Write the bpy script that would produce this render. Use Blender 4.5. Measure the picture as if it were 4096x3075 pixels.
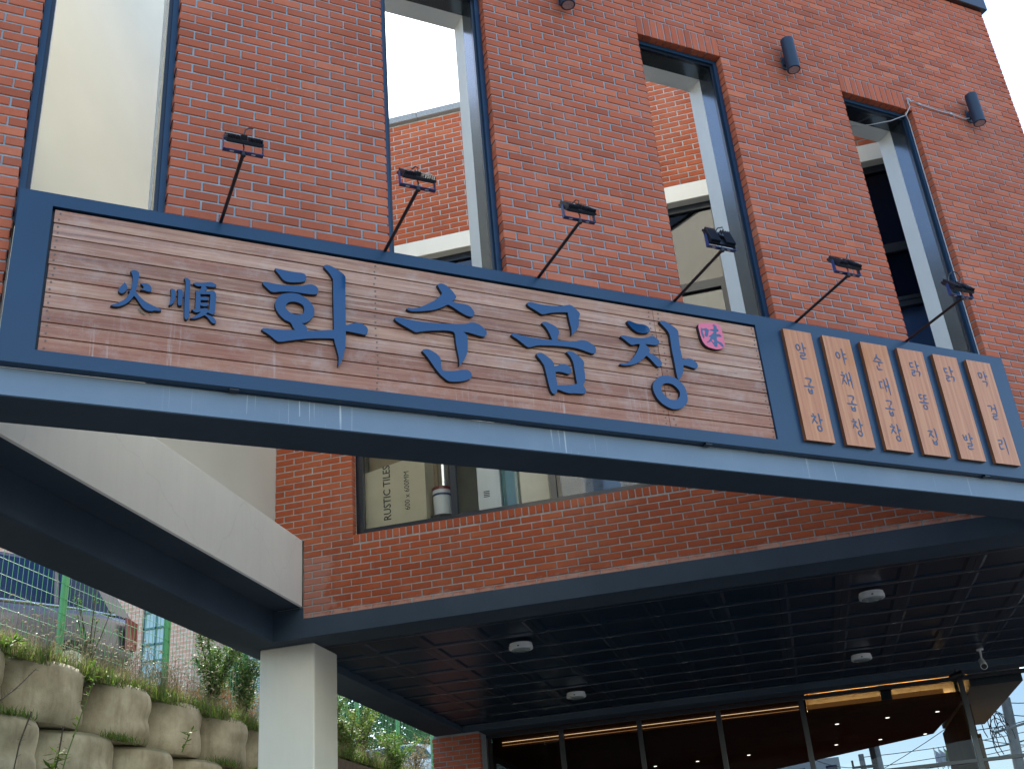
import bpy, bmesh, math, random
from mathutils import Vector, Matrix, Euler
from mathutils.geometry import tessellate_polygon
random.seed(7)
S=bpy.context.scene
for o in list(bpy.data.objects): bpy.data.objects.remove(o)
# ---------------------------------------------------------------- camera
RM=[[0.965396177, 0.248420401, -0.079356952], [-0.17964347, 0.412889533, -0.892888827], [-0.189046145, 0.876247418, 0.44322908]]
FPX=4425.5611; AL=0.6747359878671474; DA=5.456548535763682; DB=9.614668247429309
cam=bpy.data.cameras.new('camera'); co=bpy.data.objects.new('camera',cam); S.collection.objects.link(co)
cam.sensor_width=36; cam.lens=36*FPX/4096; cam.clip_start=.05; cam.clip_end=2000
m=Matrix(((RM[0][0],-RM[1][0],-RM[2][0],0),(RM[0][1],-RM[1][1],-RM[2][1],0),(RM[0][2],-RM[1][2],-RM[2][2],1.6),(0,0,0,1)))
co.matrix_world=m; S.camera=co
S.render.resolution_x=1024; S.render.resolution_y=768
S.view_settings.view_transform='Standard'; S.view_settings.look='None'
S.view_settings.gamma=1; S.view_settings.use_curve_mapping=False
S.view_settings.exposure=EXPOSURE=2.15
# ---------------------------------------------------------------- world and sun
SUN=Vector((-.34,.60,.72)).normalized()
el=math.asin(SUN.z); az=math.atan2(SUN.x,SUN.y)
W=bpy.data.worlds.new('World'); S.world=W; W.use_nodes=True
nt=W.node_tree; nt.nodes.clear()
sky=nt.nodes.new('ShaderNodeTexSky'); sky.sky_type='NISHITA'; sky.sun_disc=False
sky.sun_elevation=el; sky.sun_rotation=az; sky.dust_density=.7; sky.air_density=1.1; sky.ozone_density=1.0
bg=nt.nodes.new('ShaderNodeBackground'); bg.inputs[1].default_value=.115
ou=nt.nodes.new('ShaderNodeOutputWorld'); nt.links.new(sky.outputs[0],bg.inputs[0]); nt.links.new(bg.outputs[0],ou.inputs[0])
sl=bpy.data.lights.new('sun','SUN'); sl.energy=4.2; sl.angle=math.radians(.53); sl.color=(1,.94,.85)
so=bpy.data.objects.new('sun',sl); S.collection.objects.link(so)
so.rotation_euler=SUN.to_track_quat('Z','Y').to_euler()
# ---------------------------------------------------------------- helpers
CA=Vector((math.cos(AL),math.sin(AL),0)); NA=Vector((-math.sin(AL),math.cos(AL),0))
ORA=NA*DA
def fr(p,F):
    p=Vector(p)
    return p if F=='W' else ORA+CA*p.x+NA*p.y+Vector((0,0,p.z))
class MB:
    """collects polygons in frame coordinates; one MB becomes one mesh"""
    def __init__(s): s.v=[]; s.f=[]; s.mi=[]
    def add(s,vs,fs,mi=0):
        n=len(s.v); s.v+= [tuple(v) for v in vs]; s.f+=[tuple(i+n for i in q) for q in fs]; s.mi+=[mi]*len(fs); return s
    def box(s,x0,x1,y0,y1,z0,z1,mi=0,ch=0):
        if ch<=0:
            return s.add([(x0,y0,z0),(x1,y0,z0),(x1,y1,z0),(x0,y1,z0),(x0,y0,z1),(x1,y0,z1),(x1,y1,z1),(x0,y1,z1)],
             [(0,3,2,1),(4,5,6,7),(0,1,5,4),(1,2,6,5),(2,3,7,6),(3,0,4,7)],mi)
        c=ch; vs=[]
        for (a,b,e) in ((x0+c,x1-c,0),(x0,x1,c)):
            for (yy0,yy1) in ((y0+c,y1-c) if e==0 else (y0,y1),): pass
        # chamfered box: 24 verts
        P=[]
        for sx in (0,1):
            for sy in (0,1):
                for sz in (0,1):
                    X=(x0,x1)[sx];Y=(y0,y1)[sy];Z=(z0,z1)[sz]; dx=(c,-c)[sx];dy=(c,-c)[sy];dz=(c,-c)[sz]
                    P+= [(X,Y+dy,Z+dz),(X+dx,Y,Z+dz),(X+dx,Y+dy,Z)]
        I=lambda sx,sy,sz,k:(sx*4+sy*2+sz)*3+k
        F=[(I(0,0,0,0),I(0,0,1,0),I(0,1,1,0),I(0,1,0,0)),(I(1,0,0,0),I(1,1,0,0),I(1,1,1,0),I(1,0,1,0)),
           (I(0,0,0,1),I(1,0,0,1),I(1,0,1,1),I(0,0,1,1)),(I(0,1,0,1),I(0,1,1,1),I(1,1,1,1),I(1,1,0,1)),
           (I(0,0,0,2),I(0,1,0,2),I(1,1,0,2),I(1,0,0,2)),(I(0,0,1,2),I(1,0,1,2),I(1,1,1,2),I(0,1,1,2))]
        for sy in (0,1):
            for sz in (0,1): F.append((I(0,sy,sz,1),I(0,sy,sz,2),I(1,sy,sz,2),I(1,sy,sz,1)))
        for sx in (0,1):
            for sz in (0,1): F.append((I(sx,0,sz,0),I(sx,0,sz,2),I(sx,1,sz,2),I(sx,1,sz,0)))
        for sx in (0,1):
            for sy in (0,1): F.append((I(sx,sy,0,0),I(sx,sy,0,1),I(sx,sy,1,1),I(sx,sy,1,0)))
        for sx in (0,1):
            for sy in (0,1):
                for sz in (0,1): F.append((I(sx,sy,sz,0),I(sx,sy,sz,1),I(sx,sy,sz,2)))
        return s.add(P,F,mi)
    def tube(s,pts,r,n=8,mi=0,caps=True):
        pts=[Vector(p) for p in pts]; R_=r if isinstance(r,(list,tuple)) else [r]*len(pts); rings=[]
        up=None
        for i,p in enumerate(pts):
            d=(pts[min(i+1,len(pts)-1)]-pts[max(i-1,0)]).normalized()
            if up is None: up=Vector((0,0,1)) if abs(d.z)<.9 else Vector((1,0,0))
            a=d.cross(up).normalized(); b=d.cross(a).normalized(); up=-b if False else up
            rings.append([p+a*math.cos(t*2*math.pi/n)*R_[i]+b*math.sin(t*2*math.pi/n)*R_[i] for t in range(n)])
        vs=[v for q in rings for v in q]; fs=[]
        for i in range(len(pts)-1):
            for t in range(n): fs.append((i*n+t,i*n+(t+1)%n,(i+1)*n+(t+1)%n,(i+1)*n+t))
        if caps: fs+= [tuple(range(n-1,-1,-1)),tuple((len(pts)-1)*n+t for t in range(n))]
        return s.add(vs,fs,mi)
    def prism(s,loops,to3,d0,d1,mi=0,mis=None):
        """outline (first) and holes in 2d, to3(a,b,d) -> 3d; caps at d0 (front) and d1"""
        polys=[[Vector((p[0],p[1],0)) for p in L] for L in loops]
        tris=tessellate_polygon(polys); flat=[p for L in loops for p in L]; n=len(flat)
        vs=[to3(p[0],p[1],d0) for p in flat]+[to3(p[0],p[1],d1) for p in flat]
        s.add(vs,[tuple(t) for t in tris]+[tuple(i+n for i in t) for t in tris],mi)
        b=len(s.v)-2*n; k=0; sd=[]
        for L in loops:
            m_=len(L)
            for i in range(m_): sd.append((b+k+i,b+k+(i+1)%m_,b+n+k+(i+1)%m_,b+n+k+i))
            k+=m_
        s.f+=sd; s.mi+=[mi if mis is None else mis]*len(sd); return s
def islands(mb):
    p=list(range(len(mb.v)))
    def find(i):
        while p[i]!=i: p[i]=p[p[i]]; i=p[i]
        return i
    for f in mb.f:
        for k in f[1:]: p[find(k)]=find(f[0])
    G={}
    for f,m_ in zip(mb.f,mb.mi): G.setdefault(find(f[0]),[]).append((f,m_))
    out=[]
    for fs in G.values():
        ids={}; q=MB()
        for f,m_ in fs:
            t=[]
            for i in f:
                if i not in ids: ids[i]=len(q.v); q.v.append(mb.v[i])
                t.append(ids[i])
            q.f.append(tuple(t)); q.mi.append(m_)
        out.append(q)
    return out
def ushape(B,x0,x1,zb,zt,w,ya,yb):
    """an upside-down U of even width, one piece"""
    return B.prism([[(x0,zb),(x0,zt),(x1,zt),(x1,zb),(x1-w,zb),(x1-w,zt-w),(x0+w,zt-w),(x0+w,zb)]],lambda a,b,d:(a,d,b),ya,yb)
def frame4(B,x0,x1,z0,z1,w,ya,yb):
    return B.prism([[(x0,z0),(x1,z0),(x1,z1),(x0,z1)],[(x0+w,z0+w),(x1-w,z0+w),(x1-w,z1-w),(x0+w,z1-w)]],lambda a,b,d:(a,d,b),ya,yb)
def mesh(name,mb,mats,base=(0,0,0),smooth=False,recalc=True):
    me=bpy.data.meshes.new(name); b=Vector(base)
    me.from_pydata([tuple(Vector(v)-b) for v in mb.v],[],mb.f)
    for m_ in (mats if isinstance(mats,(list,tuple)) else [mats]): me.materials.append(m_)
    me.polygons.foreach_set('material_index',mb.mi)
    if recalc:
        bm=bmesh.new(); bm.from_mesh(me); bmesh.ops.recalc_face_normals(bm,faces=bm.faces); bm.to_mesh(me); bm.free()
    if smooth: me.polygons.foreach_set('use_smooth',[True]*len(me.polygons))
    if smooth: me.set_sharp_from_angle(angle=math.radians(42))
    me.update(); return me
def link(name,me,parent=None,loc=(0,0,0),rot=0,label=None,kind=None):
    o=bpy.data.objects.new(name,me); S.collection.objects.link(o); o.parent=parent; o.location=loc
    if rot: o.rotation_euler=(0,0,rot)
    if label: o['label']=label
    if kind: o['kind']=kind
    return o
class Thing:
    def __init__(s,name,label,cat,base=(0,0,0),F='W',group=None,kind=None):
        s.F=F; s.base=Vector(base); o=bpy.data.objects.new(name,None); o.empty_display_size=.1; S.collection.objects.link(o)
        o.location=fr(base,F); o.rotation_euler=(0,0,AL if F=='A' else 0)
        if kind: o['kind']=kind
        if label: o['label']=label
        if cat: o['category']=cat
        if group: o['group']=group
        s.o=o
    def part(s,name,mb,mats,parent=None,smooth=False,label=None,kind=None,recalc=True,split=False):
        if split:
            last=None
            for q in islands(mb): last=s.part(name,q,mats,parent,smooth,label,kind,recalc)
            return last
        return link(name,mesh(name,mb,mats,s.base,smooth,recalc),parent or s.o,label=label,kind=kind)
    def at(s,p): return Vector(p)-s.base
def single(name,mb,mats,base,F,label=None,cat=None,group=None,kind=None,smooth=False,recalc=True):
    o=link(name,mesh(name,mb,mats,base,smooth,recalc),None,fr(base,F),AL if F=='A' else 0,label,kind)
    if cat:o['category']=cat
    if group:o['group']=group
    return o
def smooth_loop(P,sub=3,cornerdeg=58):
    n=len(P); out=[]; V=[Vector((p[0],p[1])) for p in P]; cor=[]
    for i in range(n):
        a=V[i]-V[i-1]; b=V[(i+1)%n]-V[i]
        cor.append(a.length<1e-9 or b.length<1e-9 or a.angle(b)>math.radians(cornerdeg))
    for i in range(n):
        p1=V[i];p2=V[(i+1)%n]; p0=V[i-1] if not cor[i] else p1-(p2-p1); p3=V[(i+2)%n] if not cor[(i+1)%n] else p2+(p2-p1)
        for k in range(sub):
            t=k/sub
            q=.5*((2*p1)+(p2-p0)*t+(2*p0-5*p1+4*p2-p3)*t*t+(3*p1-p0-3*p2+p3)*t**3)
            out.append((q.x,q.y))
    return out
# ---------------------------------------------------------------- materials
MATS={}
class NT:
    def __init__(s,name):
        s.m=bpy.data.materials.new(name); s.m.use_nodes=True; s.t=s.m.node_tree; s.b=s.t.nodes['Principled BSDF']; s.out=s.t.nodes['Material Output']
    def n(s,t,**k):
        x=s.t.nodes.new('ShaderNode'+t)
        for a,v in k.items(): setattr(x,a,v)
        return x
    def l(s,a,b): s.t.links.new(a,b)
    def coord(s,kind='Object',scale=(1,1,1)):
        if kind=='Pos': src=s.n('NewGeometry').outputs['Position']
        else: src=s.n('TexCoord').outputs[kind]
        mp=s.n('Mapping'); mp.inputs['Scale'].default_value=scale; s.l(src,mp.inputs[0]); return mp.outputs[0]
    def noise(s,vec,scale,detail=3,rough=.5):
        x=s.n('TexNoise'); x.inputs['Scale'].default_value=scale; x.inputs['Detail'].default_value=detail; x.inputs['Roughness'].default_value=rough; s.l(vec,x.inputs['Vector']); return x.outputs[0]
    def ramp(s,fac,stops):
        r=s.n('ValToRGB'); e=r.color_ramp.elements
        while len(e)>1: e.remove(e[-1])
        e[0].position=stops[0][0]; e[0].color=(*stops[0][1],1) if not isinstance(stops[0][1],float) else (stops[0][1],)*3+(1,)
        for p,c in stops[1:]:
            q=e.new(p); q.color=(*c,1) if not isinstance(c,float) else (c,c,c,1)
        s.l(fac,r.inputs[0]); return r.outputs[0]
    def mix(s,f,a,b,mode='MIX'):
        x=s.n('Mix',data_type='RGBA',blend_type=mode)
        for i,v in ((0,f),(6,a),(7,b)):
            if hasattr(v,'is_linked') or hasattr(v,'links'): s.l(v,x.inputs[i])
            else: x.inputs[i].default_value=v if i==0 else (*v,1)
        return x.outputs[2]
    def math(s,op,a,b=0.0,c=None):
        x=s.n('Math',operation=op)
        for i,v in enumerate((a,b) if c is None else (a,b,c)):
            if hasattr(v,'links'): s.l(v,x.inputs[i])
            else: x.inputs[i].default_value=v
        return x.outputs[0]
    def bump(s,h,strength=.2,dist=.003):
        b=s.n('Bump'); b.inputs['Strength'].default_value=strength; b.inputs['Distance'].default_value=dist; s.l(h,b.inputs['Height']); s.l(b.outputs[0],s.b.inputs['Normal'])
    def set(s,col=None,rough=None,metal=None,**k):
        if col is not None:
            if hasattr(col,'links'): s.l(col,s.b.inputs['Base Color'])
            else: s.b.inputs['Base Color'].default_value=(*col,1)
        if rough is not None:
            if hasattr(rough,'links'): s.l(rough,s.b.inputs['Roughness'])
            else: s.b.inputs['Roughness'].default_value=rough
        if metal is not None: s.b.inputs['Metallic'].default_value=metal
        for a,v in k.items(): s.b.inputs[a.replace('_',' ')].default_value=v
        return s.m
def simple(name,col,rough=.5,metal=0.,var=.08,scale=6,bump=0,**k):
    t=NT(name); c=t.coord('Pos'); nz=t.noise(c,scale,4)
    colr=t.ramp(nz,[(.3,tuple(x*(1-var) for x in col)),(.7,tuple(min(1,x*(1+var)) for x in col))])
    if bump: t.bump(t.noise(c,scale*8,3),bump,.002)
    return t.set(colr,rough,metal,**k)
def mat_brick(name,cols,eff=.25,low=False):
    t=NT(name); g=t.n('NewGeometry'); oi=t.n('ObjectInfo')
    rnd=t.math('FRACT',t.math('ADD',g.outputs['Random Per Island'],oi.outputs['Random']))
    base=t.ramp(rnd,[(0,cols[0]),(.35,cols[1]),(.75,cols[2]),(1,cols[3])])
    c=t.coord('Pos'); off=t.n('VectorMath',operation='ADD'); t.l(c,off.inputs[0])
    cb=t.n('CombineXYZ'); t.l(t.math('MULTIPLY',rnd,37.0),cb.inputs[0]); t.l(cb.outputs[0],off.inputs[1]); cc=off.outputs[0]
    n1=t.noise(cc,9,4,.6); base=t.mix(t.math('MULTIPLY',n1,.5),base,tuple(x*.62 for x in cols[1]),'MIX')
    big=t.noise(t.coord('Pos',(1,1,.6)),.9,5,.65); base=t.mix(t.math('MULTIPLY',t.ramp(big,[(.38,1.0),(.55,0.0)]),.42),base,tuple(x*.55 for x in cols[1]))
    pal=t.noise(t.coord('Pos',(1,1,.5)),1.7,5,.7); base=t.mix(t.math('MULTIPLY',t.ramp(pal,[(.50,0.0),(.72,1.0)]),.20),base,(.52,.24,.16))
    # dark pits and pale lime specks
    pits=t.ramp(t.noise(cc,260,2,.5),[(.26,1.0),(.33,0.0)]); base=t.mix(t.math('MULTIPLY',pits,.75),base,(.03,.015,.012))
    sp=t.ramp(t.noise(cc,95,3,.7),[(.73,0.0),(.78,1.0)]); base=t.mix(t.math('MULTIPLY',sp,.5),base,(.6,.52,.47))
    ef=t.ramp(t.noise(cc,13,5,.75),[(.62,0.0),(.80,1.0)]); base=t.mix(t.math('MULTIPLY',ef,eff),base,(.62,.52,.48))
    if low:
        sp_=t.n('SeparateXYZ'); t.l(c,sp_.inputs[0]); hh=t.math('SUBTRACT',sp_.outputs[2],t.math('MULTIPLY',t.noise(c,7,4,.7),.16))
        e2=t.ramp(t.math('SUBTRACT',hh,3.9),[(.455,1.0),(.50,0.0)]); base=t.mix(t.math('MULTIPLY',e2,.6),base,(.62,.42,.34))
        lx=t.ramp(t.math('ADD',t.math('ADD',sp_.outputs[0],4.3),t.math('MULTIPLY',t.noise(c,9,4,.7),-.5)),[(-.0,1.0),(.06,0.0)]); base=t.mix(t.math('MULTIPLY',t.math('MULTIPLY',lx,t.math('LESS_THAN',sp_.outputs[2],5.0)),.2),base,(.62,.46,.40))
    t.bump(t.noise(cc,120,4,.7),.35,.002)
    return t.set(base,.82)
M=MATS
M['brick']=mat_brick('brick_red',[(.33,.070,.028),(.52,.120,.048),(.45,.095,.038),(.60,.165,.075)])
M['brick_b']=mat_brick('brick_orange_red',[(.35,.066,.018),(.48,.100,.028),(.41,.080,.022),(.54,.14,.048)],.3,True)
def m_mortar():
    t=NT('mortar_grey'); c=t.coord('Pos'); col=t.ramp(t.noise(c,14,5,.7),[(.25,(.22,.25,.27)),(.6,(.31,.35,.375)),(.85,(.44,.47,.48))]); t.bump(t.noise(c,220,4,.7),.5,.003); return t.set(col,.95)
M['mortar']=m_mortar()
M['mortar_b']=simple('mortar_light_grey',(.36,.37,.36),.95,0,.2,20,bump=.4)
M['navy']=simple('navy_painted_metal',(.004,.034,.078),.36,0,.07,2.2,Coat_Weight=.1,Coat_Roughness=.18)
M['navyl']=simple('navy_gloss_letter',(.004,.050,.140),.16,0,.03,3,Coat_Weight=.4,Coat_Roughness=.05)
M['side']=simple('letter_side_black',(.006,.007,.012),.55)
M['framed']=simple('dark_frame_metal',(.006,.011,.02),.3,.0,.1,5,Coat_Weight=.2)
M['lining']=simple('anodised_lining',(.11,.13,.15),.2,.85,.05,2)
M['cream']=simple('cream_render',(.56,.55,.475),.85,0,.04,1.3,bump=.15)
M['white']=simple('pale_reveal_paint',(.72,.73,.70),.6,0,.03,2)
M['plaster']=None
def m_plaster(name,a,b,crack=True,dirt=.5):
    t=NT(name); c=t.coord('Pos',(1,1,1)); cs=t.coord('Pos',(9,9,.7))
    base=t.ramp(t.noise(c,1.6,4,.6),[(.3,a),(.7,b)])
    st=t.ramp(t.noise(cs,1.6,4,.65),[(.45,0.0),(.75,1.0)]); base=t.mix(t.math('MULTIPLY',st,dirt*.35),base,tuple(x*.72 for x in a))
    if crack:
        v=t.n('TexVoronoi',feature='DISTANCE_TO_EDGE'); v.inputs['Scale'].default_value=.55; 
        w=t.n('VectorMath',operation='ADD'); t.l(c,w.inputs[0]); nn=t.n('TexNoise'); nn.inputs['Scale'].default_value=3; nn.inputs['Detail'].default_value=6; t.l(c,nn.inputs[0]); sc=t.n('VectorMath',operation='SCALE'); sc.inputs['Scale'].default_value=.35; t.l(nn.outputs[1],sc.inputs[0]); t.l(sc.outputs[0],w.inputs[1]); t.l(w.outputs[0],v.inputs['Vector'])
        cr=t.ramp(v.outputs[0],[(0,1.0),(.004,0.0)]); base=t.mix(t.math('MULTIPLY',cr,.13),base,tuple(x*.4 for x in a))
    t.bump(t.noise(c,60,4,.6),.25,.003); return t.set(base,.85)
M['plaster']=m_plaster('grey_plaster',(.74,.73,.66),(.79,.775,.70),True,.3)
M['column']=m_plaster('column_paint',(.80,.765,.65),(.85,.81,.695),False,.3)
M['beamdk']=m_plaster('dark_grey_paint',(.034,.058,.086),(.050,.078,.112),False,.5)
def m_beam():
    t=NT('front_beam_paint'); c=t.coord('Object'); base=t.ramp(t.noise(c,2.0,4,.6),[(.3,(.155,.210,.275)),(.7,(.19,.245,.31))])
    sep=t.n('SeparateXYZ'); t.l(t.n('TexCoord').outputs['Object'],sep.inputs[0]); z=sep.outputs[2]
    face=t.math('LESS_THAN',sep.outputs[1],.02)
    h=t.math('DIVIDE',z,.163)   # 0 at the soffit edge, 1 at the top
    cs=t.coord('Object',(1,1,.02)); fine=t.noise(cs,34,3,.75); patch=t.noise(t.coord('Object',(1,0,0)),1.15,2,.5)
    gate=t.ramp(patch,[(.50,0.0),(.56,1.0)]); len_=t.math('SUBTRACT',1.0,t.math('MULTIPLY',t.noise(t.coord('Object',(1,0,0)),21,2,.5),1.9))
    dr=t.math('MULTIPLY',t.math('MULTIPLY',t.ramp(fine,[(.58,0.0),(.63,1.0)]),gate),t.math('GREATER_THAN',h,len_))
    base=t.mix(t.math('MULTIPLY',t.math('MULTIPLY',dr,face),.62),base,(.60,.64,.64))
    wob=t.math('ADD',h,t.math('MULTIPLY',t.noise(t.coord('Object',(1,1,.5)),26,4,.7),.22))
    ylw=t.ramp(wob,[(1.0,0.0),(1.1,1.0)]); base=t.mix(t.math('MULTIPLY',t.math('MULTIPLY',ylw,face),.6),base,(.34,.27,.17))
    rust=t.ramp(wob,[(1.085,0.0),(1.12,1.0)]); base=t.mix(t.math('MULTIPLY',rust,face),base,(.30,.075,.02))
    t.bump(t.noise(c,40,4,.6),.2,.003); return t.set(base,.7)
M['beam']=m_beam()
def m_plank():
    t=NT('weathered_decking'); oi=t.n('ObjectInfo'); rnd=oi.outputs['Random']
    c=t.coord('Object',(1.0,1,13)); off=t.n('VectorMath',operation='ADD'); cb=t.n('CombineXYZ'); t.l(t.math('MULTIPLY',rnd,31.0),cb.inputs[0]); t.l(t.math('MULTIPLY',rnd,17.0),cb.inputs[2]); t.l(c,off.inputs[0]); t.l(cb.outputs[0],off.inputs[1]); cc=off.outputs[0]
    g1=t.noise(cc,2.4,6,.65); g2=t.noise(t.coord('Object',(3.5,1,150)),2.0,5,.7)
    tone=t.ramp(rnd,[(0,(.25,.085,.040)),(.25,(.52,.28,.19)),(.5,(.36,.165,.10)),(.75,(.58,.29,.165)),(1,(.23,.08,.042))])
    grey=t.ramp(g1,[(.35,(.26,.125,.08)),(.5,(.44,.25,.165)),(.66,(.66,.42,.29))])
    base=t.mix(.3,tone,grey)
    sk=t.noise(t.coord('Object',(.55,1,26)),2.2,7,.72); base=t.mix(t.math('MULTIPLY',t.ramp(sk,[(.36,1.0),(.50,0.0)]),.75),base,(.20,.095,.075))
    base=t.mix(t.math('MULTIPLY',t.ramp(sk,[(.54,0.0),(.68,1.0)]),.7),base,(.62,.42,.31))
    rd=t.ramp(t.noise(cc,1.1,5,.7),[(.52,0.0),(.66,1.0)]); base=t.mix(t.math('MULTIPLY',rd,.65),base,(.33,.11,.06))
    # washed down, redder wood under the letters, blotchy lime bloom
    sep=t.n('SeparateXYZ'); t.l(t.n('TexCoord').outputs['Object'],sep.inputs[0])
    low=t.ramp(t.math('ADD',sep.outputs[2],t.math('MULTIPLY',t.noise(t.coord('Object',(1,0,.3)),3.2,3,.6),.55)),[(.30,1.0),(.78,0.0)])
    base=t.mix(t.math('MULTIPLY',low,.68),base,(.30,.085,.042))
    bl=t.ramp(t.noise(t.coord('Object',(2,1,2)),3.4,6,.75),[(.5,0.0),(.72,1.0)]); base=t.mix(t.math('MULTIPLY',bl,.30),base,(.55,.47,.43))
    base=t.mix(t.math('MULTIPLY',t.ramp(g2,[(.56,0.0),(.70,1.0)]),.35),base,(.62,.52,.46))
    base=t.mix(t.math('MULTIPLY',t.ramp(g2,[(.30,1.0),(.42,0.0)]),.35),base,(.16,.10,.085))
    dv=t.noise(t.coord('Object',(1,1,.05)),26,4,.75); dg=t.noise(t.coord('Object',(1,1,.4)),2.3,2,.5)
    base=t.mix(t.math('MULTIPLY',t.math('MULTIPLY',t.ramp(dv,[(.56,0.0),(.66,1.0)]),t.ramp(dg,[(.48,0.0),(.58,1.0)])),t.math('MULTIPLY',low,.55)),base,(.60,.50,.45))
    kn=t.ramp(t.noise(t.coord('Object',(1,1,2.2)),7,3,.6),[(.72,0.0),(.76,1.0)]); base=t.mix(t.math('MULTIPLY',kn,.5),base,(.15,.12,.12))
    t.bump(g2,.3,.002); return t.set(base,.62)
M['plank']=m_plank()
def m_wood(name,a,b,c_,sc=(40,1,1.5),rough=.35,coat=.2):
    t=NT(name); oi=t.n('ObjectInfo'); v=t.coord('Object',sc); off=t.n('VectorMath',operation='ADD'); cb=t.n('CombineXYZ'); t.l(t.math('MULTIPLY',oi.outputs['Random'],23.0),cb.inputs[0]); t.l(v,off.inputs[0]); t.l(cb.outputs[0],off.inputs[1])
    g=t.noise(off.outputs[0],1.0,5,.6); base=t.ramp(g,[(.32,a),(.5,b),(.68,c_)])
    g2=t.noise(off.outputs[0],4.0,4,.6); base=t.mix(t.math('MULTIPLY',t.ramp(g2,[(.4,0.0),(.7,1.0)]),.25),base,a)
    return t.set(base,rough,Coat_Weight=coat,Specular_IOR_Level=.5 if coat else .05)
M['board']=m_wood('varnished_board',(.44,.145,.042),(.54,.20,.065),(.62,.27,.10))
M['lampnavy']=simple('lamp_navy_powder_coat',(.012,.028,.055),.55)
M['reflection_sheet']=simple('blue_glass_reflection',(.02,.09,.30),.6)
M['boardside']=m_wood('varnished_board_edge',(.13,.04,.012),(.20,.068,.02),(.27,.10,.035))
M['woodpanel']=m_wood('wood_veneer_wall',(.26,.10,.022),(.38,.155,.036),(.50,.215,.055),(3,3,.5),.9,0)
M['blueink']=simple('blue_carved_lettering',(.055,.11,.21),.5)
M['blackink']=simple('dark_outline',(.02,.018,.022),.6)
M['pink']=simple('rose_red_enamel',(.72,.13,.20),.3,0,.02,5,Coat_Weight=.3)
M['screw']=simple('screw_heads',(.16,.13,.11),.5,.6)
M['black']=simple('black_coated_steel',(.008,.009,.013),.4,0,.1,8)
M['flood']=simple('black_cast_aluminium',(.01,.013,.02),.45,.2,.1,10)
M['bluesteel']=simple('blue_black_bracket',(.02,.05,.16),.35)
M['chrome']=simple('bright_screw',(.7,.7,.7),.25,1)
M['lensg']=simple('clear_lens',(.30,.36,.36),.12,0,.05,20)
M['lensp']=simple('lamp_lens',(.35,.30,.32),.1,0,.2,60)
M['wplastic']=simple('white_plastic',(.75,.76,.78),.35,0,.02,5)
M['cable']=simple('grey_white_cable',(.42,.42,.44),.5)
M['granite']=simple('granite_coping',(.28,.29,.30),.7,0,.35,160)
M['tile']=simple('dark_metal_ceiling_tile',(.011,.028,.052),.30,.0,.1,3,Specular_IOR_Level=.30)
M['seam']=simple('tile_edge_bright',(.42,.44,.47),.35,.6)
def m_glass(name,tint=(.8,.88,.9),rough=.0,ior=1.5,spec=1.0):
    t=NT(name); tr=t.n('BsdfTransparent'); tr.inputs[0].default_value=(*tint,1); gl=t.n('BsdfGlossy'); gl.inputs['Roughness'].default_value=rough
    fz=t.n('Fresnel'); fz.inputs['IOR'].default_value=ior; mx=t.n('MixShader'); 
    f=t.math('MULTIPLY',fz.outputs[0],spec); t.l(f,mx.inputs[0]); t.l(tr.outputs[0],mx.inputs[1]); t.l(gl.outputs[0],mx.inputs[2]); t.l(mx.outputs[0],t.out.inputs[0]); return t.m
M['glass']=m_glass('clear_glass',(.82,.88,.88),.01,1.55)
M['glass_t']=m_glass('tinted_glass',(.30,.34,.36),.02,2.0)
M['glass_lo']=m_glass('shopfront_glass',(.42,.46,.50),.0,1.45,.35)
M['glass_cl']=m_glass('store_window_glass',(.93,.95,.95),.0,1.35)
M['roomw']=simple('room_wall_beige',(.62,.58,.48),.9)
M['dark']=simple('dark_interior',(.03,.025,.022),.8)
M['intceil']=simple('brown_black_ceiling',(.20,.075,.030),.8,0,.2,4,Specular_IOR_Level=.1)
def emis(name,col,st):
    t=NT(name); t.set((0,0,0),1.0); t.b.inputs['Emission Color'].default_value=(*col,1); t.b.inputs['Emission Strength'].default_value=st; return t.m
M['led']=emis('warm_led',(1,.52,.18),13.0)
M['fascia_glow']=emis('fascia_painted_glow',(1,.36,.08),.10)  # emission stands in for warm cove light falling on the fascia
M['led3']=emis('led_line',(1,.62,.30),1.2)
M['led_refl']=emis('led_reflection_glow',(1,.45,.14),.35)
M['down']=emis('downlight_glow',(1,.84,.62),2.5)
M['conc']=None
def m_block():
    t=NT('cast_concrete_block'); c=t.coord('Pos'); oi=t.n('ObjectInfo')
    base=t.ramp(t.noise(c,2.0,6,.65),[(.3,(.19,.165,.105)),(.5,(.34,.305,.215)),(.72,(.52,.48,.36))])
    st=t.ramp(t.noise(t.coord('Pos',(5,5,.8)),2.2,5,.7),[(.5,0.0),(.75,1.0)]); base=t.mix(t.math('MULTIPLY',st,.5),base,(.16,.13,.08))
    pale=t.ramp(t.noise(c,9,6,.8),[(.62,0.0),(.72,1.0)]); base=t.mix(t.math('MULTIPLY',pale,.35),base,(.5,.47,.40))
    g=t.n('NewGeometry'); sep=t.n('SeparateXYZ'); t.l(g.outputs['Normal'],sep.inputs[0])
    ms=t.ramp(t.math('ADD',sep.outputs[2],t.math('MULTIPLY',t.noise(c,8,4,.7),.5)),[(.75,0.0),(1.0,1.0)]); base=t.mix(t.math('MULTIPLY',ms,.6),base,(.06,.075,.02))
    un=t.ramp(sep.outputs[2],[(0,1.0),(.15,0.0)])
    t.bump(t.noise(c,70,5,.7),.45,.006); return t.set(base,.9)
M['conc']=m_block()
M['soil']=simple('dark_soil',(.07,.05,.03),.95,0,.3,12,bump=.6)
M['asphalt']=simple('street_asphalt',(.075,.073,.068),.9,0,.12,3,bump=.3)
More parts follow.
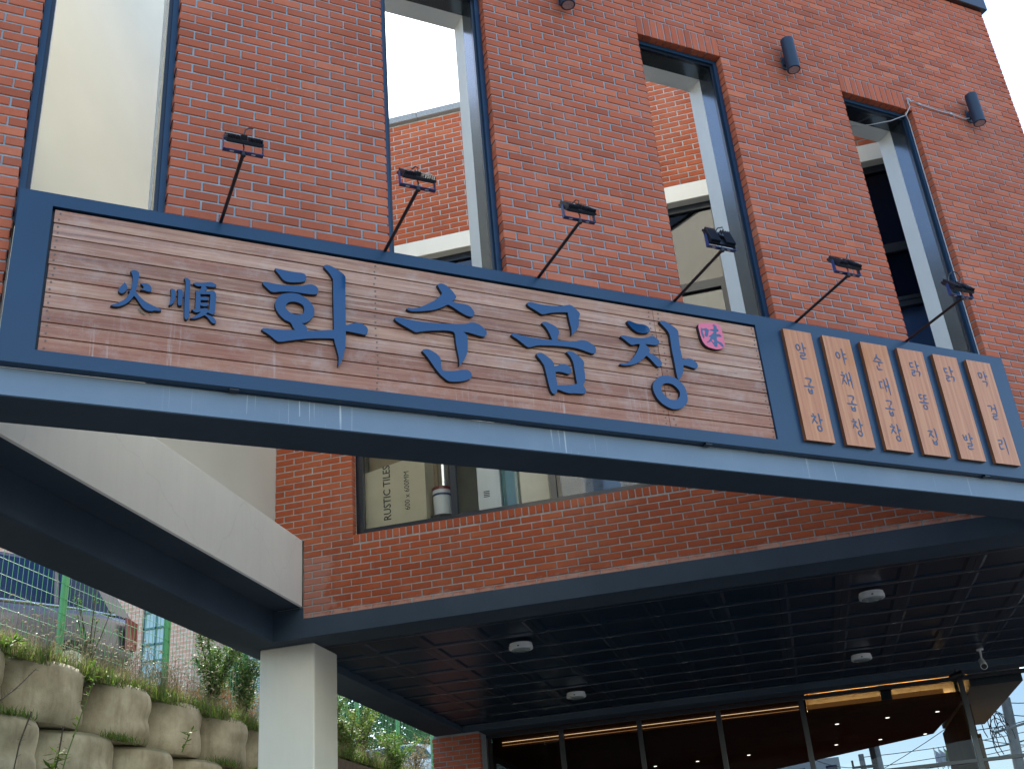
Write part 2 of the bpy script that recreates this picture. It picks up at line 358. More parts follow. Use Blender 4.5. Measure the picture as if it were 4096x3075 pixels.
def m_leaf(name,a,b,c_,trans=.35):
    t=NT(name); g=t.n('NewGeometry'); col=t.ramp(g.outputs['Random Per Island'],[(0,a),(.5,b),(1,c_)])
    t.set(col,.6); tl=t.n('BsdfTranslucent'); t.l(col,tl.inputs[0]); mx=t.n('MixShader'); mx.inputs[0].default_value=trans
    t.l(t.b.outputs[0],mx.inputs[1]); t.l(tl.outputs[0],mx.inputs[2]); t.l(mx.outputs[0],t.out.inputs[0]); return t.m
M['grass']=m_leaf('grass_blades',(.05,.11,.012),(.10,.18,.025),(.17,.20,.045))
M['dry']=m_leaf('dry_stalks',(.20,.15,.08),(.14,.12,.05),(.27,.21,.12))
M['seed']=m_leaf('foxtail_heads',(.38,.33,.22),(.46,.41,.30),(.30,.27,.17))
M['weed']=m_leaf('broad_weed_leaf',(.08,.16,.02),(.13,.24,.03),(.05,.11,.02))
M['shrub']=m_leaf('shrub_leaf',(.025,.07,.012),(.06,.12,.02),(.13,.19,.04))
M['orange']=m_leaf('autumn_leaf',(.55,.22,.07),(.65,.33,.12),(.42,.15,.06))
M['tree']=m_leaf('tree_leaf',(.015,.06,.018),(.03,.10,.03),(.07,.15,.04))
M['bark']=simple('bark',(.06,.045,.03),.9,0,.3,20,bump=.5)
M['fence']=simple('green_fence_enamel',(.06,.27,.10),.4,0,.08,5)
M['carsilver']=simple('silver_car_paint',(.12,.105,.13),.28,.5,.02,3,Coat_Weight=.6)
M['carwhite']=simple('white_car_paint',(.72,.74,.78),.3,0,.02,3,Coat_Weight=.6)
M['carglass']=simple('car_window',(.008,.022,.075),.1,0,.1,3,Specular_IOR_Level=.25)
M['tail']=simple('red_tail_lamp',(.17,.002,.004),.3,0,.1,20,Coat_Weight=.1)
M['rubber']=simple('tyre_rubber',(.015,.015,.016),.8)
M['pole']=simple('pole_concrete',(.42,.40,.35),.85,0,.15,7)
M['wire']=simple('overhead_wire',(.012,.012,.014),.6)
M['card']=simple('cardboard',(.62,.54,.39),.85,0,.08,4)
M['carton']=simple('brown_cardboard',(.27,.20,.12),.85)
M['print']=simple('black_print',(.03,.03,.03),.8)
M['pinkbrick']=None
def m_facing(name,c1,c2,mo,sc=1):
    t=NT(name); b=t.n('TexBrick'); b.inputs['Scale'].default_value=sc; b.inputs['Color1'].default_value=(*c1,1); b.inputs['Color2'].default_value=(*c2,1); b.inputs['Mortar'].default_value=(*mo,1)
    b.inputs['Brick Width'].default_value=.4; b.inputs['Row Height'].default_value=.13; b.inputs['Mortar Size'].default_value=.018
    c=t.n('TexCoord'); sp=t.n('SeparateXYZ'); t.l(c.outputs['Object'],sp.inputs[0]); cb=t.n('CombineXYZ'); t.l(t.math('ADD',sp.outputs[0],sp.outputs[1]),cb.inputs[0]); t.l(sp.outputs[2],cb.inputs[1]); t.l(cb.outputs[0],b.inputs[0])
    return t.set(b.outputs[0],.9)
M['pinkbrick']=m_facing('pink_brick_facing',(.55,.30,.22),(.62,.36,.27),(.6,.5,.42))
M['teal']=simple('teal_window_frame',(.05,.16,.16),.4)
M['winsky']=simple('pale_window_glass',(.35,.50,.52),.08,0,.1,2)
M['shed']=simple('pale_blue_cladding',(.42,.52,.60),.5)
# ---------------------------------------------------------------- projection (to rank bricks by size in view)
def px(P):
    P=Vector(P)-Vector((0,0,1.6)); c=[RM[i][0]*P.x+RM[i][1]*P.y+RM[i][2]*P.z for i in range(3)]
    if c[2]<=0.01: return None
    return FPX*c[0]/c[2]+2048,FPX*c[1]/c[2]+1537.5,c[2]
def inframe(P,mg=60):
    q=px(P); return q is not None and -mg<q[0]<4096+mg and -mg<q[1]<3075+mg
BRK={}
def brick_mesh(w,h,d,c=.0035):
    """one brick, front face at y=0 looking to -y, chamfered front edges: 18 triangles"""
    k=(round(w,3),round(h,3),round(d,3))
    if k in BRK: return BRK[k]
    b=MB(); x0,x1,z0,z1=-w/2,w/2,-h/2,h/2
    b.add([(x0+c,0,z0+c),(x1-c,0,z0+c),(x1-c,0,z1-c),(x0+c,0,z1-c),(x0,c,z0),(x1,c,z0),(x1,c,z1),(x0,c,z1),(x0,d,z0),(x1,d,z0),(x1,d,z1),(x0,d,z1)],
      [(0,1,2,3),(0,4,5,1),(1,5,6,2),(2,6,7,3),(3,7,4,0),(4,8,9,5),(5,9,10,6),(6,10,11,7),(7,11,8,4)])
    BRK[k]=b; return b
def layout(u0,u1,z0,z1,zph,course,pitch,uph,holes,gap=.0112,flip=0):
    """running bond: list of (u centre, z centre, w, h)"""
    out=[]; h=course-gap; k=math.floor((z0-zph)/course)
    while zph+k*course<z1:
        a=zph+k*course; b=a+h; k+=1
        lo=max(a,z0); hi=min(b,z1)
        if hi-lo<.022: continue
        segs=[(u0,u1)]
        for (hu0,hu1,hz0,hz1) in holes:
            if hz0<hi and hz1>lo:
                if hz0>lo+.03: hi=min(hi,hz0)
                elif hz1<hi-.03 and hz1-lo<.03: lo=max(lo,hz1)
                if not(hz0<hi-1e-4 and hz1>lo+1e-4): continue
                ns=[]
                for s0,s1 in segs:
                    if hu1<=s0 or hu0>=s1: ns.append((s0,s1)); continue
                    if hu0>s0: ns.append((s0,hu0))
                    if hu1<s1: ns.append((hu1,s1))
                segs=ns
        ph=uph+((k+flip)%2)*pitch/2
        for s0,s1 in segs:
            n=math.floor((s0-ph)/pitch); edges=[]
            while ph+n*pitch<s1:
                a0=max(s0,ph+n*pitch+(gap/2)); a1=min(s1,ph+(n+1)*pitch-gap/2); n+=1
                if a1-a0>.004: edges.append([a0,a1])
            if len(edges)>1 and edges[0][1]-edges[0][0]<.04: edges[1][0]=edges[0][0]; edges.pop(0)
            if len(edges)>1 and edges[-1][1]-edges[-1][0]<.04: edges[-2][1]=edges[-1][1]; edges.pop()
            for a0,a1 in edges: out.append(((a0+a1)/2,(lo+hi)/2,a1-a0,hi-lo))
    return out
def lay_bricks(T,bricks,mat,depth=.09,limit=300,y0=0.,jit=.0016,facing=None):
    """the bricks that show largest become parts, the rest one 'stuff' mesh"""
    rank=[]
    n_=NA if T.F=='A' else Vector((0,1,0)); 
    if facing is not None: n_=facing
    for i,(u,z,w,h) in enumerate(bricks):
        P=fr((u,y0,z),T.F); q=px(P); sz=0
        if q and -40<q[0]<4136 and -40<q[1]<3115:
            v=(P-Vector((0,0,1.6))); L=v.length; sz=w*h*abs(v.normalized().dot(n_))/(L*L)
            if SIGN_HIDE(P,q): sz=0
        rank.append((sz,i))
    rank.sort(reverse=True); top=set(i for s,i in rank[:limit] if s>0); rest=MB(); me_cache={}
    for i,(u,z,w,h) in enumerate(bricks):
        dy=random.uniform(-jit,jit); ww=round(w,3); hh=round(h,3); du=random.uniform(-.0012,.0012); dz=random.uniform(-.001,.001); rz=random.uniform(-.006,.006)
        if i in top:
            k=(ww,hh)
            if k not in me_cache: me_cache[k]=mesh('brick',brick_mesh(ww,hh,depth),mat)
            o=link('brick',me_cache[k],T.o,T.at((u+du,y0+dy,z+dz))); o.rotation_euler=(0,rz,0)
        else:
            b=brick_mesh(ww,hh,depth); c,s_=math.cos(rz),math.sin(rz)
            rest.add([(u+du+v[0]*c+v[2]*s_,y0+dy+v[1],z+dz-v[0]*s_+v[2]*c) for v in b.v],b.f)
    if rest.v: T.part('brickwork',rest,mat,kind='stuff',recalc=True)
def SIGN_HIDE(P,q): return False
# ================================================================ GROUND
gb=MB(); gb.add([(-900,-900,0),(900,-900,0),(900,900,0),(-900,900,0)],[(0,1,2,3)])
single('ground',gb,M['asphalt'],(0,0,0),'W','light paved ground running out from the building','ground',kind='structure')
# ================================================================ FRONT SCREEN WALL (frame A: x along wall, y away, z up)
WT=7.937; WINS=[(-.164,.613),(1.957,2.755),(4.11,4.903),(6.17,6.977)]
AU0,AU1,AZ0,AZ1=-1.75,8.425,4.345,9.62
SOL=.191; A_PITCH=.1945; A_C=.0676
holesA=[(a,b,AZ0-1,WT) for a,b in WINS]
wallA=Thing('brick_screen_wall','red brick screen wall with four tall open windows, behind and above the long sign','wall',(3.3,0,AZ0),'A')
bricks=layout(AU0,AU1,AZ0+.003,AZ1,WT+SOL+.0115,A_C,A_PITCH,.613+.0,[(a,b,AZ0-1,WT+SOL+.0105) for a,b in WINS])
# bricks beside the openings that fall in the soldier-course band have been cut; drop what lies behind the sign
bricks=[q for q in bricks if not(.0<q[0]<6.95 and q[1]<5.28)]
def _sh(P,q): return False
lay_bricks(wallA,bricks,M['brick'])
sold=[]
for a,b in WINS:
    n=12; p=(b-a)/n
    for i in range(n): sold.append((a+p*(i+.5),WT+SOL/2,p-.0105,SOL))
sme={}
for (u,z,w,h) in sold:
    k=(round(w,4),round(h,4))
    if k not in sme: sme[k]=mesh('soldier_brick',brick_mesh(w,h,.09),M['brick'])
    link('soldier_brick',sme[k],wallA.o,wallA.at((u,random.uniform(-.001,.001),z)))
mb=MB(); us=[AU0]+[x for w in WINS for x in w]+[AU1-.055]; e=.007
for i in range(0,len(us),2):
    a=us[i]+(e if i else 0); b=us[i+1]-(e if i<8 else 0); mb.box(a,b,e,.088,AZ0+.002,WT+e)
mb.box(AU0,AU1-.055,e,.088,WT+e,AZ1)
wallA.part('mortar_joints',mb,M['mortar'],split=True)
# toothed mortar patches down the free right edge
mb=MB(); z=AZ0; k=0
while z<AZ1:
    if k%3!=1: mb.box(AU1-.056,AU1-random.uniform(.0,.012),random.uniform(.004,.01),.087,z,z+A_C*random.choice((.9,1,1.6)))
    z+=A_C*random.choice((1,2)); k+=1
# inner leaf and rendered back
mb2=MB(); usb=[AU0]+[x for w in WINS for x in w]+[8.15]
for i in range(0,len(usb),2): mb2.box(usb[i],usb[i+1],.092,.38,AZ0,WT+.0)
mb2.box(AU0,8.15,.092,.38,WT+.0,AZ1-.004)
wallA.part('inner_leaf',mb2,M['cream'],split=True)
wallA.part('edge_mortar',mb,M['mortar'],kind='stuff')
mb=MB(); mb.box(AU0,AU1+.05,-.045,.42,AZ1+.002,AZ1+.165,ch=.006); wallA.part('coping',mb,M['framed'])
# window liners: outer flange, recessed stop, metal lining, pale inner return
for a,b in WINS:
    fm=MB(); top=WT; zb=AZ0+.9
    y0,y1=.070,.088
    fl=.024; st=.060
    def ring(x0,x1,zt,w,ya,yb,B,bot=None):
        B.box(x0,x0+w,ya,yb,zb,zt); B.box(x1-w,x1,ya,yb,zb,zt); B.box(x0+w,x1-w,ya,yb,zt-w,zt)
    ushape(fm,a+.001,b-.001,zb,top-.001,fl+.012,.066,.092)
    f_=wallA.part('window_frame',fm,M['navy'])
    fm=MB(); ushape(fm,a+.0372,b-.0372,zb,top-.0372,st-.0372,.084,.110); wallA.part('frame_stop',fm,M['framed'],parent=f_)
    ln=MB(); i0=a+st; i1=b-st; tt=top-st
    ushape(ln,i0-.006,i1+.006,zb,tt+.006,.006,.1102,.245)
    wallA.part('metal_lining',ln,M['lining'],parent=f_)
    rv=MB(); ushape(rv,i0-.05,i1+.05,zb,tt+.05,.05,.247,.405)
    wallA.part('pale_reveal',rv,M['white'],parent=f_)
# ================================================================ FRONT BEAM
BZ0,BZ1=4.182,4.345
fb=MB(); fb.box(-3.2,9.2,0.0,.331,BZ0,BZ1-.002,ch=.006)
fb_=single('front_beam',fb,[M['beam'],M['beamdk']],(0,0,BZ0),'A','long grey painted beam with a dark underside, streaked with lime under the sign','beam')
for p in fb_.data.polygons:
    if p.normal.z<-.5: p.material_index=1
# ================================================================ SIGN BOARD
SG=.065
sign=Thing('sign_board','long navy sign with weathered wood planks and large raised Korean letters','sign',(2.3,0,4.342),'A')
su0,su1,sz0,sz1=-.149,7.049,4.342,5.389
iu0,iu1,iz0,iz1=.0215,4.640,4.4247,5.307
K=1-SG/DA
fm=MB()
fm.prism([[(su0,sz0),(su1,sz0),(su1,sz1),(su0,sz1)],[(iu0,iz0),(iu1,iz0),(iu1,iz1),(iu0,iz1)]],lambda a,b,d:(a,d,b),-SG,-.001)
sign.part('frame_panel',fm,M['navy'])
bk=MB(); bk.box(iu0,iu1,-.028,-.003,iz0,iz1); sign.part('backing',bk,M['black'])
PY=-(SG-.012); ph=(iz1-.008-iz0)/10
for i in range(10):
    za=iz0+.001+i*ph; zb_=za+ph-.0062
    for a,b in ((iu0+.012+random.uniform(0,.004),3.7985),(3.8015,iu1-.004)):
        p=MB(); p.box(a,b,PY+random.uniform(-.0012,.0012),-.0285,za,zb_,ch=.0015); sign.part('plank',p,M['plank'])
sc=MB()
def disc(B,u,z,y,r,n=8,th=.0015):
    B.prism([[(u+r*math.cos(t*2*math.pi/n),z+r*math.sin(t*2*math.pi/n)) for t in range(n)]],lambda a,b,d:(a,d,b),y-th,y+.001)
for i in range(10):
    for u in (.062,.62,1.22,1.836,2.6,3.23,3.765,3.838,4.615):
        if u in(.62,1.22,2.6,3.23) : continue
        for dz in (.022,.062):
            disc(sc,u+random.uniform(-.006,.006),iz0+i*ph+dz+random.uniform(-.004,.004),PY-.0012,.0055)
sign.part('screws',sc,M['screw'],kind='stuff')
